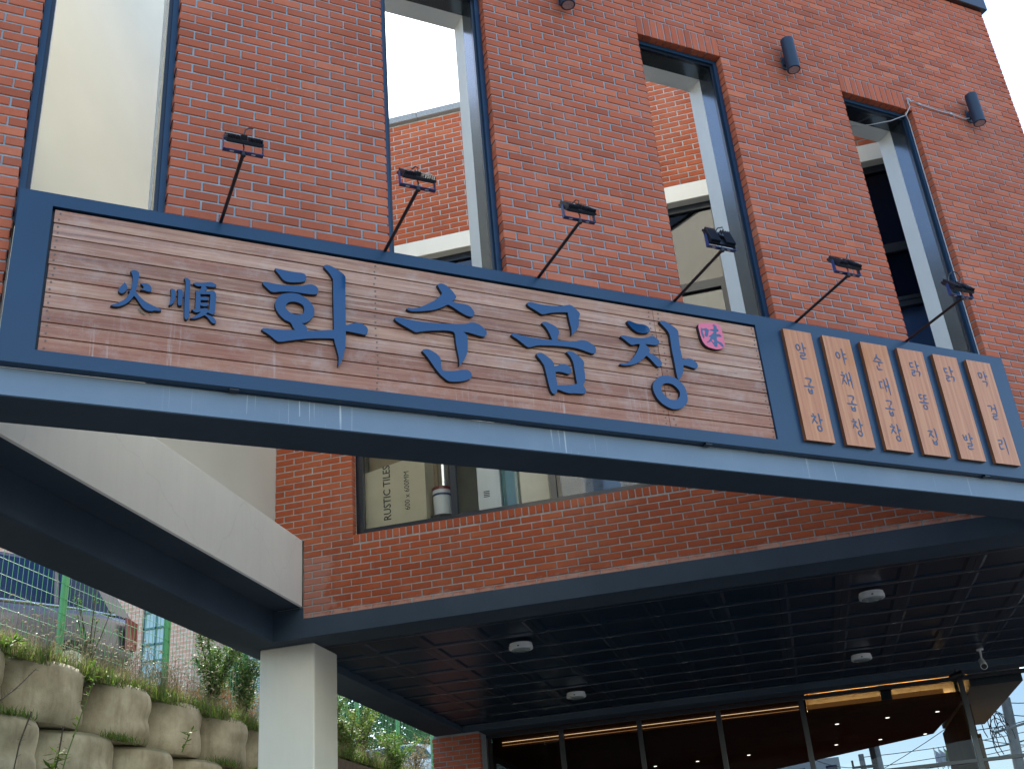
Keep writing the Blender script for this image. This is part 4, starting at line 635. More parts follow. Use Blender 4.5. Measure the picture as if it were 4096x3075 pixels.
for a,b,ks,cs,lb in BD:
    T=Thing('menu_board',lb,'menu board',((a+b)/2,-SG,4.431),'A',group='wooden menu boards on the navy sign')
    B=MB(); B.box(a,b,-SG-.030,-SG-.001,4.431,5.297)
    B.mi=[1]*6
    me=mesh('board',B,[M['board'],M['boardside']],T.base)
    for p in me.polygons: p.material_index=0 if p.normal.y<-.9 else 1
    link('board',me,T.o)
    for nm,mt,g,yy in (('letter_outline',M['blackink'],.0017,-SG-.0312),('lettering',M['blueink'],0,-SG-.0322)):
        B=MB()
        for k,(u,z) in zip(ks,cs): glyph(B,k,u,z-.004,.094,.118 if k not in('ri',) else .11,yy,g)
        T.part(nm,B,mt)
# ================================================================ FLOODLIGHTS on arms
FEET=[(.913,.02),(1.904,.0),(2.948,-.05),(3.987,-.34),(5.021,-.02),(6.064,.02)]
FL=['over the small characters','over the second large letter','over the third large letter','tilted to show its cooling fins, in front of the third window','over the first menu boards','with a looping cable, over the last menu boards']
FLL=['black floodlight on a bent arm standing nearest the small characters, before plain brick','black floodlight on an arm crossing the second open window','black floodlight on an arm in front of the brick between the second and third windows','black floodlight tilted to show its cooling fins, in front of the third window','black floodlight on an arm in front of the brick between the third and fourth windows','black floodlight with a looping cable on an arm above the last menu boards']
def fins_head(T,u,z,y,tilt,parent=None):
    # panel local axes: e1 along u, e2 in-plane (up and away), nrm lens normal (towards the sign, down)
    a=math.radians(38+tilt); e2=Vector((0,math.cos(a),math.sin(a))); nr=Vector((0,math.sin(a),-math.cos(a)))
    C=Vector((u,y,z)); to=lambda p,q,r:tuple(C+Vector((1,0,0))*p+e2*q+nr*r)
    w,h=.100,.070
    H=MB()
    def bx(B,p0,p1,q0,q1,r0,r1):
        B.add([to(p0,q0,r0),to(p1,q0,r0),to(p1,q1,r0),to(p0,q1,r0),to(p0,q0,r1),to(p1,q0,r1),to(p1,q1,r1),to(p0,q1,r1)],[(0,3,2,1),(4,5,6,7),(0,1,5,4),(1,2,6,5),(2,3,7,6),(3,0,4,7)])
    bx(H,-w,w,-h,h,-.004,.010); bx(H,-w+.006,w-.006,-h+.006,h-.006,.010,.016)
    bx(H,-.016,.016,-h*.2,h*.2,-.032,-.004)
    head=T.part('lamp_housing',H,M['flood'])
    F_=MB()
    for i in range(15):
        p=-w+.008+i*(2*w-.016)/14
        if abs(p)<.018: continue
        bx(F_,p-.0018,p+.0018,-h+.003,h-.003,-.026,-.004)
    T.part('cooling_fins',F_,M['flood'],parent=head,kind='stuff')
    Ln=MB(); bx(Ln,-w+.014,w-.014,-h+.014,h-.014,.0162,.018); T.part('lens',Ln,M['lensg'],parent=head)
    cs_=MB()
    for s_ in (-1,1): bx(cs_,s_*(w+.004)-.003,s_*(w+.004)+.003,-.004,.004,-.001,.007)
    T.part('pivot_screw',cs_,M['chrome'],parent=head,split=True)
    return to
for i,((u,dy),lb) in enumerate(zip(FEET,FLL)):
    T=Thing('floodlight',lb,'floodlight',(u,-.03,sz1),'A',group='floodlights on arms above the sign')
    tilt=[3,5,6,32,10,12][i]; ye=-.66; ze=5.432
    A=MB(); A.tube([(u,-.030,sz1+.002),(u,ye+.0,ze)],.0105,10); T.part('arm',A,M['black'],smooth=True)
    A=MB(); A.box(u-.02,u+.02,-.052,-.012,sz1+.0005,sz1+.006); T.part('foot_plate',A,M['black'])
    B=MB(); B.box(u-.104,u+.104,ye-.010,ye+.02,ze+.011,ze+.015)
    pz=ze+.098; py=ye+.012
    for s_ in (-1,1):
        xs=u+s_*.106
        B.add([(xs-.002,ye-.01,ze+.011),(xs+.002,ye-.01,ze+.011),(xs+.002,ye+.02,ze+.011),(xs-.002,ye+.02,ze+.011),(xs-.002,py-.010,pz+.01),(xs+.002,py-.01,pz+.01),(xs+.002,py+.01,pz+.01),(xs-.002,py+.01,pz+.01)],[(0,3,2,1),(4,5,6,7),(0,1,5,4),(1,2,6,5),(2,3,7,6),(3,0,4,7)])
    T.part('bracket',B,M['bluesteel'])
    B=MB()
    for s_ in (-.06,.055): B.box(u+s_-.011,u+s_+.011,ye+.001,ye+.009,ze+.0098,ze+.0108)
    T.part('bracket_slot',B,M['wplastic'],split=True)
    B=MB(); B.tube([(u,ye+.002,ze-.012),(u,ye+.002,ze+.012)],.014,10); B.tube([(u+.0,ye+.004,ze+.0),(u+.002,ye-.004,ze+.04),(u,py,pz-.015)],.004,6); T.part('arm_joint',B,M['black'])
    to=fins_head(T,u,pz,py,tilt)
    c0=Vector(to(0,0,-.03))
    loops=[[(0,0,0),(.004,-.01,.03),(.025,-.0,.055),(.05,.02,.075)],[(0,0,0),(0,-.008,.018),(-.012,0,.03),(-.03,.02,.02)],[(0,0,0),(.0,-.008,.022),(-.015,0,.03),(-.04,.02,.005)],[(0,0,0),(.0,-.03,.02),(.005,-.02,.045),(-.02,.0,.045),(-.03,.02,.02)],[(0,0,0),(.012,-.01,.03),(.03,0,.05),(.035,.01,.055)],[(0,0,0),(.014,-.01,.04),(-.002,-.005,.085),(-.04,0,.095),(-.075,.01,.06),(-.09,.02,.01)]][i]
    B=MB(); B.tube([tuple(c0+Vector(p)) for p in loops],.0038,6); T.part('cable',B,M['black'])
# ================================================================ CYLINDER WALL LAMPS
for u,lb in ((3.437,'dark cylinder wall lamp at the picture top, between second and third windows'),(5.580,'dark cylinder wall lamp between the third and fourth window heads'),(7.700,'dark cylinder wall lamp near the outer corner, fed by a loose grey cable')):
    zc=8.075; T=Thing('wall_lamp',lb,'wall lamp',(u,-.0,zc),'A',group='cylinder wall lamps on the brick')
    B=MB(); B.tube([(u,-.095,zc-.158),(u,-.095,zc+.012)],.0555,28); B.tube([(u,-.095,zc+.0135),(u,-.095,zc+.165),(u,-.095,zc+.168)],[.0555,.0555,.052],28); B.tube([(u,-.095,zc+.0115),(u,-.095,zc+.014)],.0548,28)
    body=T.part('lamp_body',B,M['lampnavy'],smooth=True)
    B=MB(); B.tube([(u,-.095,zc-.1585),(u,-.095,zc-.160)],.0555,28); r_=T.part('rim',B,M['lampnavy'],parent=body)
    B=MB(); B.tube([(u,-.095,zc-.1602),(u,-.095,zc-.1612)],.044,24); T.part('lens',B,M['lensp'],parent=body)
    B=MB(); B.box(u-.028,u+.028,-.012,-.001,zc-.085,zc+.045,ch=.003); B.box(u-.02,u+.02,-.045,-.012,zc-.05,zc+.02,ch=.003); T.part('wall_bracket',B,M['lampnavy'])
# loose cable from window head to the corner lamp
B=MB()
def A_(pts): return [tuple(p) for p in pts]
B.tube([(7.69,-.02,8.03),(7.63,-.018,8.005),(7.46,-.014,8.022),(7.34,-.012,8.018),(7.227,-.012,8.022),(7.077,-.012,8.03),(7.0,-.02,8.04),(6.95,-.02,8.02)],.0055,6)
B.tube([(6.945,-.02,8.04),(6.93,-.015,8.0),(6.955,-.01,7.97),(6.93,.04,7.925),(6.965,.055,7.86),(6.968,.06,7.3),(6.966,.06,6.4),(6.968,.06,5.45)],.005,6)
B.tube([(6.93,-.02,8.05),(6.94,-.02,7.96),(6.88,.0,7.86),(6.77,.08,7.83),(6.63,.2,7.84),(6.50,.3,7.87)],.0048,6)
B.tube([(6.925,-.022,8.045),(6.95,-.024,8.04),(6.97,-.022,8.02)],.011,6)
for u,z in ((7.46,8.022),(7.077,8.03)): B.box(u-.012,u+.012,-.02,-.004,z-.01,z+.01)
single('loose_cable',B,M['cable'],(6.95,0,8.05),'A','loose pale cable running from the fourth window head across brick to the corner lamp','cable')
# ================================================================ REAR BRICK WALL (frame W), face at y=DB
YB=DB
wallB=Thing('rear_brick_wall','orange red brick rear wall with a big dark window, seen under the sign and through the screen','wall',(-.6,YB,4.42))
BX0,BX1=-4.60,3.05; OX0,OX1=-3.777,2.90; OZ0,OZ1=5.175,8.384
brs=layout(BX0,BX1,4.424,10.02,4.4086,.0675,.1995,-4.201-.1,[(OX0,OX1,OZ0-.0945,OZ1),(-4.7,-4.288,4.3,5.2)],flip=0)
lay_bricks(wallB,[(u,z,w,h) for u,z,w,h in brs],M['brick_b'],y0=YB)
n=int((OX1-OX0)/.0675); rl=mesh('sill_brick',brick_mesh(.057,.084,.09),M['brick_b'])
for i in range(n):
    x=OX0+.034+i*.0675
    if x<.3: link('sill_brick',rl,wallB.o,wallB.at((x,YB+random.uniform(-.002,.001),OZ0-.0425)))
mb=MB(); e=.006
mb.box(BX0,OX0-e,YB+e,YB+.09,5.2,10.02); mb.box(-4.292,OX0-e,YB+e,YB+.09,4.424,5.2); mb.box(OX0-e,OX1,YB+e,YB+.09,4.424,OZ0-e*.5); mb.box(OX0-e,OX1,YB+e,YB+.09,OZ1+.001,10.02); mb.box(OX1,BX1,YB+e,YB+.09,4.424,10.02)
wallB.part('mortar_joints',mb,M['mortar_b'],split=True)
mb=MB(); mb.box(-4.60,OX0-.002,YB+.092,YB+.25,4.43,10.0); mb.box(OX0,OX1,YB+.092,YB+.25,4.43,OZ0-.02); mb.box(OX0,OX1,YB+.092,YB+.25,OZ1+.01,10.0)
wallB.part('inner_leaf',mb,M['cream'],split=True)
mb=MB(); mb.box(OX0+.001,OX1,YB-.004,YB+.25,8.186,OZ1-.001,ch=.004); wallB.part('lintel_band',mb,M['plaster'])
x=-4.7; 
cp=MB()
while x<3.05:
    cp.box(x,x+.596,YB-.05,YB+.30,10.024,10.112,ch=.005); x+=.6
wallB.part('coping_stone',cp,M['granite'],split=True)
# big window: frame, mullions, transoms, panes
FY0,FY1=YB+.10,YB+.165
fr_=MB()
frame4(fr_,OX0+.001,OX1-.001,OZ0+.001,8.185,.075,FY0,FY1)
wf=wallB.part('window_frame',fr_,M['framed'])
mx=[-2.77,-1.785,-.79,.176,1.19,2.18]
for x in mx:
    m_=MB(); m_.box(x-.030,x+.030,FY0-.003,FY1,OZ0+.0655,8.1245); wallB.part('mullion',m_,M['framed'],parent=wf)
xs=[OX0+.062]+[v for x in mx for v in (x-.0305,x+.0305)]+[OX1-.0605]
for i in range(0,len(xs),2):
    a,b=xs[i],xs[i+1]; zz=[OZ0+.066]
    for z in (6.60,7.235):
        t=MB(); t.box(a,b,FY0+.001,FY1-.002,z-.03,z+.03); wallB.part('transom',t,M['framed'],parent=wf); zz+=[z-.0305,z+.0305]
    zz.append(8.1245)
    for j in range(0,len(zz),2):
        # hinged sash in the middle row
        p=MB(); 
        if j==2:
            s_=MB(); w_=.04
            frame4(s_,a+.001,b-.001,zz[j]+.001,zz[j+1]-.001,w_,FY0-.008,FY1-.01)
            wallB.part('sash',s_,M['framed'],parent=wf)
        p.box(a-.004,b+.004,FY0+.03,FY0+.036,zz[j]-.004,zz[j+1]+.004); wallB.part('pane',p,M['glass_cl'] if j==0 else (M['glass_lo'] if a>.9 else M['glass_t']),parent=wf)
# room behind the window
rm=MB()
rm.box(-3.9,3.0,YB+1.6,YB+1.7,5.0,8.5); rm.box(-4.0,-3.9,YB+.26,YB+1.7,5.0,8.5); rm.box(-4.0,3.0,YB+.26,YB+1.7,4.95,5.0); rm.box(-4.0,3.0,YB+.26,YB+1.7,8.5,8.55); rm.box(3.0,3.05,YB+.26,YB+1.7,5.0,8.5)
single('store_room',rm,M['roomw'],(0,YB+1,4.95),'W',kind='structure')
# things stored behind the glass, and an added blue reflection sheet
def text_mesh(txt,size,bold=False):
    c=bpy.data.curves.new('t','FONT'); c.body=txt; c.size=size; c.extrude=.0004; c.align_x='CENTER'; c.resolution_u=2
    if bold: c.offset=size*.012
    o=bpy.data.objects.new('t',c); S.collection.objects.link(o); bpy.context.view_layer.update()
    me=bpy.data.meshes.new_from_object(o); bpy.data.objects.remove(o); bpy.data.curves.remove(c); return me
def put_text(T,txt,size,pos,mat_,parent=None,bold=False,name='printed_text',vertical=True,squeeze=1):
    me=text_mesh(txt,size,bold); me.materials.clear(); me.materials.append(mat_)
    for v in me.vertices:
        a,b,c=v.co; a*=squeeze
        v.co=(-b,-c,a) if vertical else (a,-c,b)
    return link(name,me,parent or T.o,T.at(pos))
bx_y=FY1+.06
T=Thing('tile_carton','tall pale cardboard carton printed RUSTIC TILES standing behind the window','box',(-3.5,bx_y,5.03))
B=MB(); B.prism([[(-3.86,5.03),(-3.09,5.03),(-3.09,6.0),(-3.86,5.86)]],lambda a,b,d:(a,d,b),bx_y,bx_y+.3); T.part('carton_body',B,M['card'])
put_text(T,'RUSTIC TILES',.108,(-3.46,bx_y-.002,5.64),M['print'],bold=True,squeeze=.92); put_text(T,'600 x 600MM',.078,(-3.26,bx_y-.002,5.63),M['print'],squeeze=.95)
T=Thing('brown_carton','brown cardboard carton with a small print, at the upper left behind the tile carton','box',(-3.4,bx_y+.31,5.9)); B=MB(); B.box(-3.80,-3.05,bx_y+.31,bx_y+.6,5.03,6.8,ch=.006); T.part('carton_body',B,M['carton'])
T=Thing('paint_bucket','white bucket with red and blue bands standing between carton and mullion','bucket',(-2.96,bx_y+.1,5.2))
B=MB(); B.tube([(-2.96,bx_y+.12,5.33),(-2.96,bx_y+.12,5.60)],[.085,.095],20); bb=T.part('bucket_body',B,M['wplastic'],smooth=True)
B=MB(); B.tube([(-2.96,bx_y+.12,5.60),(-2.96,bx_y+.12,5.63)],.1,20); T.part('lid',B,M['tail'],parent=bb)
B=MB(); B.tube([(-2.96,bx_y+.12,5.54),(-2.96,bx_y+.12,5.56)],.0965,20); T.part('band',B,M['bluesteel'],parent=bb)
B=MB(); B.tube([(-2.96,bx_y+.12,5.03),(-2.96,bx_y+.12,5.325)],.13,16); T.part('dark_pail_below',B,M['dark'])
T=Thing('metal_tube','shiny upright metal tube behind the bucket','tube',(-2.96,bx_y+.32,5.03)); B=MB(); B.tube([(-2.99,bx_y+.3,5.03),(-2.99,bx_y+.3,7.4)],.05,14); B.tube([(-2.88,bx_y+.34,5.03),(-2.88,bx_y+.34,7.4)],.02,10); T.part('tube_body',B,M['chrome'])
T=Thing('white_appliance','white upright carton with a small line mark and teal side, right of the mullion','box',(-2.35,bx_y,5.03)); B=MB(); B.box(-2.56,-2.33,bx_y,bx_y+.25,5.03,6.6,ch=.004); T.part('panel',B,M['wplastic']); B=MB(); B.box(-2.325,-2.16,bx_y+.05,bx_y+.3,5.03,6.6,ch=.004); T.part('teal_panel',B,M['teal'])
B=MB()
for k in range(4): B.box(-2.50,-2.44,bx_y-.003,bx_y-.001,5.42+k*.018,5.428+k*.018)
T.part('printed_mark',B,M['print'])
T=Thing('beige_board','wide beige board leaning behind the second window bay','board',(-2.0,bx_y,5.03)); B=MB(); B.box(-2.14,-1.86,bx_y+.05,bx_y+.1,5.03,6.6,ch=.003); T.part('board_face',B,M['roomw'])
T=Thing('blue_board','dark blue sheet standing behind the third window bay','board',(-1.2,bx_y,5.03)); B=MB(); B.box(-1.74,-.82,bx_y+.02,bx_y+.05,5.06,6.5,ch=.003); T.part('sheet',B,M['navyl'])
T=Thing('blue_reflection_sheet','added deep blue sheet behind the glass, standing in for its sky reflection','reflection_sheet',(2.0,bx_y,5.03)); B=MB(); B.box(1.0,2.88,bx_y+.02,bx_y+.05,5.03,8.3,ch=.003); T.part('sheet',B,M['reflection_sheet'])  # added sheet, its blue imitates the sky reflected in these panes
# ================================================================ SIDE WALL, SIDE BEAM, CROSS BEAM, COLUMN
B=MB(); B.box(-4.86,-4.603,2.6,YB+.25,4.6,10.02); single('cream_side_wall',B,M['cream'],(-4.7,6,4.6),'W','smooth cream rendered side wall seen through the first opening and below the sign','wall')
B=MB(); B.box(-4.60,-4.30,2.8,YB-.0015,4.531,5.205,ch=.012); pp_=single('grey_plaster_parapet',B,[M['plaster'],M['beamdk']],(-4.45,6,4.53),'W','thick light grey plastered parapet running back from the sign to the brick corner','parapet')
for p in pp_.data.polygons:
    if p.normal.z<-.9: p.material_index=1
B=MB(); B.box(-5.03,-4.601,2.6,16.4,4.244,4.597,ch=.008); single('side_beam',B,M['beamdk'],(-4.8,9,4.244),'W','long dark grey side beam running away above the white column','beam')
B=MB(); B.prism([[(-4.599,4.244),(3.3,4.244),(3.3,4.423),(-4.292,4.423),(-4.292,4.53),(-4.599,4.53)]],lambda a,b,d:(a,d,b),YB-.001,YB+.42); single('cross_beam',B,M['beamdk'],(-.6,YB,4.244),'W','dark grey beam carrying the rear brick wall','beam')
B=MB(); B.box(-4.599,4.6,15.84,16.22,4.244,4.42,ch=.008); single('far_beam',B,M['beamdk'],(0,16,4.244),'W','dark grey beam along the far edge of the ceiling above the shopfront','beam')
B=MB(); B.box(-4.83,-4.268,9.815,10.385,0,4.242,ch=.012); single('white_column',B,M['column'],(-4.55,10.1,0),'W','square off white column under the corner of the dark beams','column')
# ================================================================ CEILING of pressed metal tiles
ceil=Thing('metal_ceiling','dark glossy ceiling of pressed square metal tiles under the building','ceiling',(-.5,13,4.32))
CZ_=4.325; TP=.6
tm=MB(); h_=TP/2-.002; i1=.236; i2=.205; dpt=-.011
tm.add([(-h_,-h_,0),(h_,-h_,0),(h_,h_,0),(-h_,h_,0),(-i1,-i1,0),(i1,-i1,0),(i1,i1,0),(-i1,i1,0),(-i2,-i2,-dpt),(i2,-i2,-dpt),(i2,i2,-dpt),(-i2,i2,-dpt),(-h_,-h_,.012),(h_,-h_,.012),(h_,h_,.012),(-h_,h_,.012)],
 [(0,4,5,1),(1,5,6,2),(2,6,7,3),(3,7,4,0),(4,8,9,5),(5,9,10,6),(6,10,11,7),(7,11,8,4),(8,11,10,9),(0,1,13,12),(1,2,14,13),(2,3,15,14),(3,0,12,15)])
tme=mesh('ceiling_tile',tm,M['tile'],recalc=False)
sm=MB(); X0=.1-8*TP; Y0=10.42
for i in range(0,16):
    for j in range(-1,10):
        cx=X0+TP*(i+.5); cy=Y0+TP*(j+.5)
        if cx<-4.6 or cx>4.4 or cy>15.84+.3: continue
        o=link('ceiling_tile',tme,ceil.o,ceil.at((cx,cy,CZ_+random.uniform(-.0015,.0015)))); o.rotation_euler=(random.uniform(-.002,.002),random.uniform(-.002,.002),0)
for i in range(0,16):
    for j in range(0,10):
        x=X0+TP*i; y=Y0+TP*j
        if -4.55<x<4.4 and y<15.8: sm.box(x-.028,x+.028,y-.003,y+.003,CZ_-.004,CZ_-.001)
for j in range(0,10): sm.box(-4.58,4.4,Y0+TP*j-.002,Y0+TP*j+.002,CZ_-.0022,CZ_-.0008)
ceil.part('tile_joint_clips',sm,M['seam'],kind='stuff')
B=MB(); B.box(-4.59,5.0,YB+.43,15.83,CZ_+.03,CZ_+.05); ceil.part('backing',B,M['dark'])
for x,y,lb in ((-2.58,11.25,'round white ceiling light nearest the corner column'),(-2.60,14.26,'round white ceiling light deep under the ceiling, behind the one near the column'),(.975,11.17,'round white ceiling light at the right, nearer the brick wall'),(.962,14.22,'round white ceiling light at the right, further back near the shopfront')):
    T=Thing('ceiling_light',lb,'ceiling light',(x,y,CZ_-.028),group='round sensor lights on the dark ceiling')
    B=MB(); B.tube([(x,y,CZ_-.030),(x,y,CZ_-.052)],.118,32); T.part('mounting_plate',B,M['wplastic'])
    B=MB(); B.tube([(x,y,CZ_-.0535),(x,y,CZ_-.086),(x,y,CZ_-.090)],[.124,.124,.118],36); hb_=T.part('housing',B,M['wplastic'])
    B=MB(); B.tube([(x,y,CZ_-.0905),(x,y,CZ_-.098),(x,y,CZ_-.102)],[.10,.092,.06],28); T.part('diffuser',B,M['lensg'],parent=hb_)
    B=MB(); B.box(x-.009,x+.009,y-.127,y-.122,CZ_-.078,CZ_-.066); T.part('sensor_hole',B,M['print'],parent=hb_)
# CCTV camera
x,y,z=2.41,14.85,CZ_-.0; T=Thing('security_camera','small white security camera hanging from the ceiling near the shopfront corner','camera',(x,y,z))
B=MB(); B.tube([(x+.03,y+.12,z-.004),(x+.015,y+.06,z-.09),(x,y,z-.17)],.014,8); B.tube([(x+.03,y+.12,z-.002),(x+.03,y+.12,z-.02)],.045,14); T.part('camera_arm',B,M['wplastic'])
B=MB(); B.tube([(x,y+.03,z-.16),(x-.005,y-.08,z-.235),(x-.008,y-.11,z-.255)],[.036,.042,.042],18); cb_=T.part('camera_body',B,M['wplastic'])
B=MB(); B.tube([(x-.008,y-.1105,z-.2553),(x-.0085,y-.113,z-.257)],.034,18); T.part('camera_lens',B,M['print'],parent=cb_)
x=2.2; y=15.7; T=Thing('dark_spotlight','small dark spotlight clamped under the far beam above the shopfront corner','spotlight',(x,y,4.24)); B=MB(); B.tube([(x,y,4.243),(x,y,4.17)],.02,8); T.part('stem',B,M['black']); B=MB(); B.tube([(x-.09,y-.02,4.13),(x+.07,y-.1,4.16)],.045,14); T.part('lamp_head',B,M['black'])
# ================================================================ BRICK PIER and SHOPFRONT
pier=Thing('brick_pier','dark red brick pier beside the shopfront under the far corner','pier',(-4.7,15.87,0))
pb=layout(-5.07,-4.36,2.4,4.243,2.4,.0675,.1995,-5.07,[]); lay_bricks(pier,pb,M['brick'],y0=15.87)
sd=layout(15.96,16.6,2.4,4.243,2.4,.0675,.1995,15.9,[]); 
B=MB(); B.box(-5.06,-4.37,15.876,16.6,0,4.243); pier.part('mortar_core',B,M['mortar'])
shop=Thing('shopfront_glazing','dark framed glass shopfront below the ceiling','shopfront',(-.5,16.3,0))
SY0,SY1=16.28,16.36
ms=[(-4.47,-4.36),(-3.285,-3.212),(-2.14,-2.072),(-1.013,-.942),(.141,.212),(2.272,2.342),(3.5,3.57)]
for a,b in ms: B=MB(); B.box(a,b,SY0,SY1,0,4.243,ch=.003); shop.part('mullion',B,M['framed'])
B=MB(); B.box(-4.47,4.6,SY0-.002,SY1-.01,4.19,4.2425); shop.part('head_rail',B,M['framed'])
for i in range(len(ms)-1):
    a,b=ms[i][1]+.0005,ms[i+1][0]-.0005
    B=MB(); B.box(a,b,SY0+.004,SY1-.012,3.132,3.176); shop.part('transom',B,M['framed'])
    for z0_,z1_ in ((0.1,3.132),(3.176,4.19)):
        B=MB(); B.box(a,b,16.31,16.318,z0_,z1_); shop.part('pane',B,M['glass_lo'])
# interior
ZI=4.12
cl=MB(); cl.add([(-4.6,17.1,ZI),(2.5,17.1,ZI),(2.34,21.1,ZI),(.29,23.1,ZI),(-4.6,27.9,ZI)],[(0,1,2,3,4)]); cl.add([(-4.6,17.1,ZI+.05),(2.5,17.1,ZI+.05),(2.34,21.1,ZI+.05),(.29,23.1,ZI+.05),(-4.6,27.9,ZI+.05)],[(4,3,2,1,0)])
single('shop_ceiling',cl,M['intceil'],(0,17,ZI),'W',kind='structure')
T=Thing('cove_light','warm strip light in a cove along the inside of the shopfront','strip light',(-1,16.85,4.15))
B=MB(); B.box(.25,2.12,16.75,16.765,4.12,4.182); T.part('orange_fascia',B,M['fascia_glow'])
B=MB(); B.box(.25,2.32,17.08,17.095,4.121,4.45); T.part('cove_back',B,M['cream'])
B=MB(); B.box(.25,2.32,16.75,17.1,4.45,4.46); T.part('cove_top',B,M['cream'])
B=MB(); B.box(.25,2.32,16.766,17.079,4.116,4.1215); T.part('cove_shelf',B,M['woodpanel'])
B=MB(); B.box(.25,2.30,17.02,17.05,4.124,4.138); T.part('led_strip',B,M['led'])
B=MB(); B.box(-4.25,.14,16.745,16.75,4.176,4.182); T.part('led_line',B,M['led3'])
B=MB(); B.box(-4.25,.14,16.745,16.75,4.130,4.136); T.part('painted_led_reflection',B,M['led_refl'])  # glowing line put in for the reflection of the LED strip
B=MB(); B.box(-4.4,.2,16.76,17.1,4.10,4.4); T.part('dark_bulkhead',B,M['intceil'])
T=Thing('hanging_notice_lamp','small glass lantern hanging in front of the cove light','lantern',(1.34,16.7,4.2)); B=MB(); B.box(1.27,1.42,16.62,16.66,4.10,4.22,ch=.004); T.part('lantern_body',B,M['lensg']); B=MB(); B.box(1.26,1.43,16.61,16.67,4.221,4.30); T.part('lantern_bracket',B,M['framed'])
for k,(x,y) in enumerate([(2.18,18.47),(1.44,18.48),(.68,18.52),(2.19,20.97),(1.44,21.02),(.69,21.05),(-.84,21.06),(-1.76,21.11),(-2.53,21.12),(1.46,18.5-.0)][:9]):
    nm=['near the wood wall, front row','middle of the front row','left end of the front row','back row beside the sky opening','back row, second from the wood wall','back row, third from the wood wall','back row left of the wide mullion','back row further left','back row leftmost'][k]
    B=MB(); B.tube([(x,y,ZI-.002),(x,y,ZI-.008)],.029,14); single('downlight',B,M['down'],(x,y,ZI),'W','tiny glowing ceiling downlight inside the shop, '+nm,'downlight',group='downlights inside the shop')
B=MB(); B.box(2.50,2.62,18.1,21.2,0,ZI); B.box(2.62,3.06,20.8,21.2,0,ZI-.12); single('wood_wall_column',B,M['woodpanel'],(2.6,19,0),'W','brown wood clad wall end inside the shop, beside the sky opening','column')
B=MB(); B.box(2.45,3.13,16.5,20.6,ZI+.0,ZI+.4); single('grey_soffit_box',B,M['plaster'],(2.8,18,ZI),'W','pale grey boxed soffit running away beyond the corner mullion','soffit')
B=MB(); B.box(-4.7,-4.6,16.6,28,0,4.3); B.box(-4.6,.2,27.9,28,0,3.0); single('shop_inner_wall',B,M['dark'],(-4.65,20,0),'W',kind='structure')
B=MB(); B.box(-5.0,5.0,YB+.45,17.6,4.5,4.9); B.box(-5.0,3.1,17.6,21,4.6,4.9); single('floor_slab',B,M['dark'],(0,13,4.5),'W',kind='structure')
for (x,y,z,w_) in ():
    l_=bpy.data.lights.new('downlight_lamp','POINT'); l_.energy=w_; l_.color=(1,.62,.3); l_.shadow_soft_size=.15
    o=bpy.data.objects.new('downlight_lamp',l_); S.collection.objects.link(o); o.location=(x,y,z)
B=MB(); B.box(-5.0,3.05,11.45,24,4.92,9.6); single('shading_upper_storey',B,M['cream'],(0,17,4.92),'W',kind='structure')  # unseen mass added above the shop to shade it from the sun
B=MB(); B.box(-4.6,4.6,16.4,24,.02,.03); single('shop_floor',B,M['woodpanel'],(0,20,0),'W',kind='structure')
# ================================================================ RETAINING WALL of cast blocks
rw=Thing('retaining_wall','stepped retaining wall of bulging cast concrete blocks beside the column','wall',(-6.2,10,0))
def block(T,yc,w,zc,h,xf,seed):
    rs=random.Random(seed); NY,NZ=16,12; B=MB(); vs=[]
    lobes=[(rs.uniform(.15,.85),rs.uniform(.2,.8),rs.uniform(.12,.25),rs.uniform(-.03,.03)) for _ in range(6)]
    def dpt(s,t):
        a=abs(2*s-1); d=.27*(1-a**2.3)
        b=abs(2*t-1); d-=.05*b**6
        g=math.exp(-((t-.47-.08*math.sin(5*s+seed))/.09)**2)*.022*(.3+.7*s); d-=g
        for (ls,lt,r,am) in lobes: d+=am*math.exp(-((s-ls)**2+(t-lt)**2)/(r*r))
        return d
    for j in range(NZ+1):
        for i in range(NY+1):
            s,t=i/NY,j/NZ; vs.append((xf+dpt(s,t),yc+(s-.5)*w,zc+(t-.5)*h))
    fs=[(j*(NY+1)+i,j*(NY+1)+i+1,(j+1)*(NY+1)+i+1,(j+1)*(NY+1)+i) for j in range(NZ) for i in range(NY)]
    n=len(vs)
    for j in (0,NZ):
        for i in range(NY+1): vs.append((xf-.45,yc+(i/NY-.5)*w,zc+(j/NZ-.5)*h))
    for i in range(NY):
        fs.append((i+1,i,n+i,n+i+1)); fs.append((NZ*(NY+1)+i,NZ*(NY+1)+i+1,n+NY+1+i+1,n+NY+1+i))
    for i in (0,NY):
        for j in range(NZ): pass
    fs.append(tuple([j*(NY+1) for j in range(NZ+1)]+[n+NY+1,n])); fs.append(tuple([j*(NY+1)+NY for j in range(NZ+1)]+[n+NY+1+NY,n+NY]))
    B.add(vs,fs); o=T.part('concrete_block',B,M['conc'])
    for p in o.data.polygons: p.use_smooth=len(p.vertices)==4 and max(p.vertices)<(NZ+1)*(NY+1)
rows=[(4.075,.535,-6.40,[6.00,7.10,8.18,9.31,10.47,11.50,12.60,13.66]),
      (3.525,.54,-6.34,[5.4,6.50,7.60,8.62,9.80,10.82,11.90,13.0]),(2.97,.54,-6.28,[5.8,6.9,7.95,9.0,10.05,11.1,12.15,13.2]),(2.41,.54,-6.22,[5.3,6.4,7.45,8.5,9.55,10.6,11.7,12.7])]
for ri,(zt,h,xf,ys) in enumerate(rows):
    for k in range(len(ys)-1):
        block(rw,(ys[k]+ys[k+1])/2,ys[k+1]-ys[k]-.012,zt-h/2,h-.008,xf+random.uniform(-.015,.015),ri*40+k)
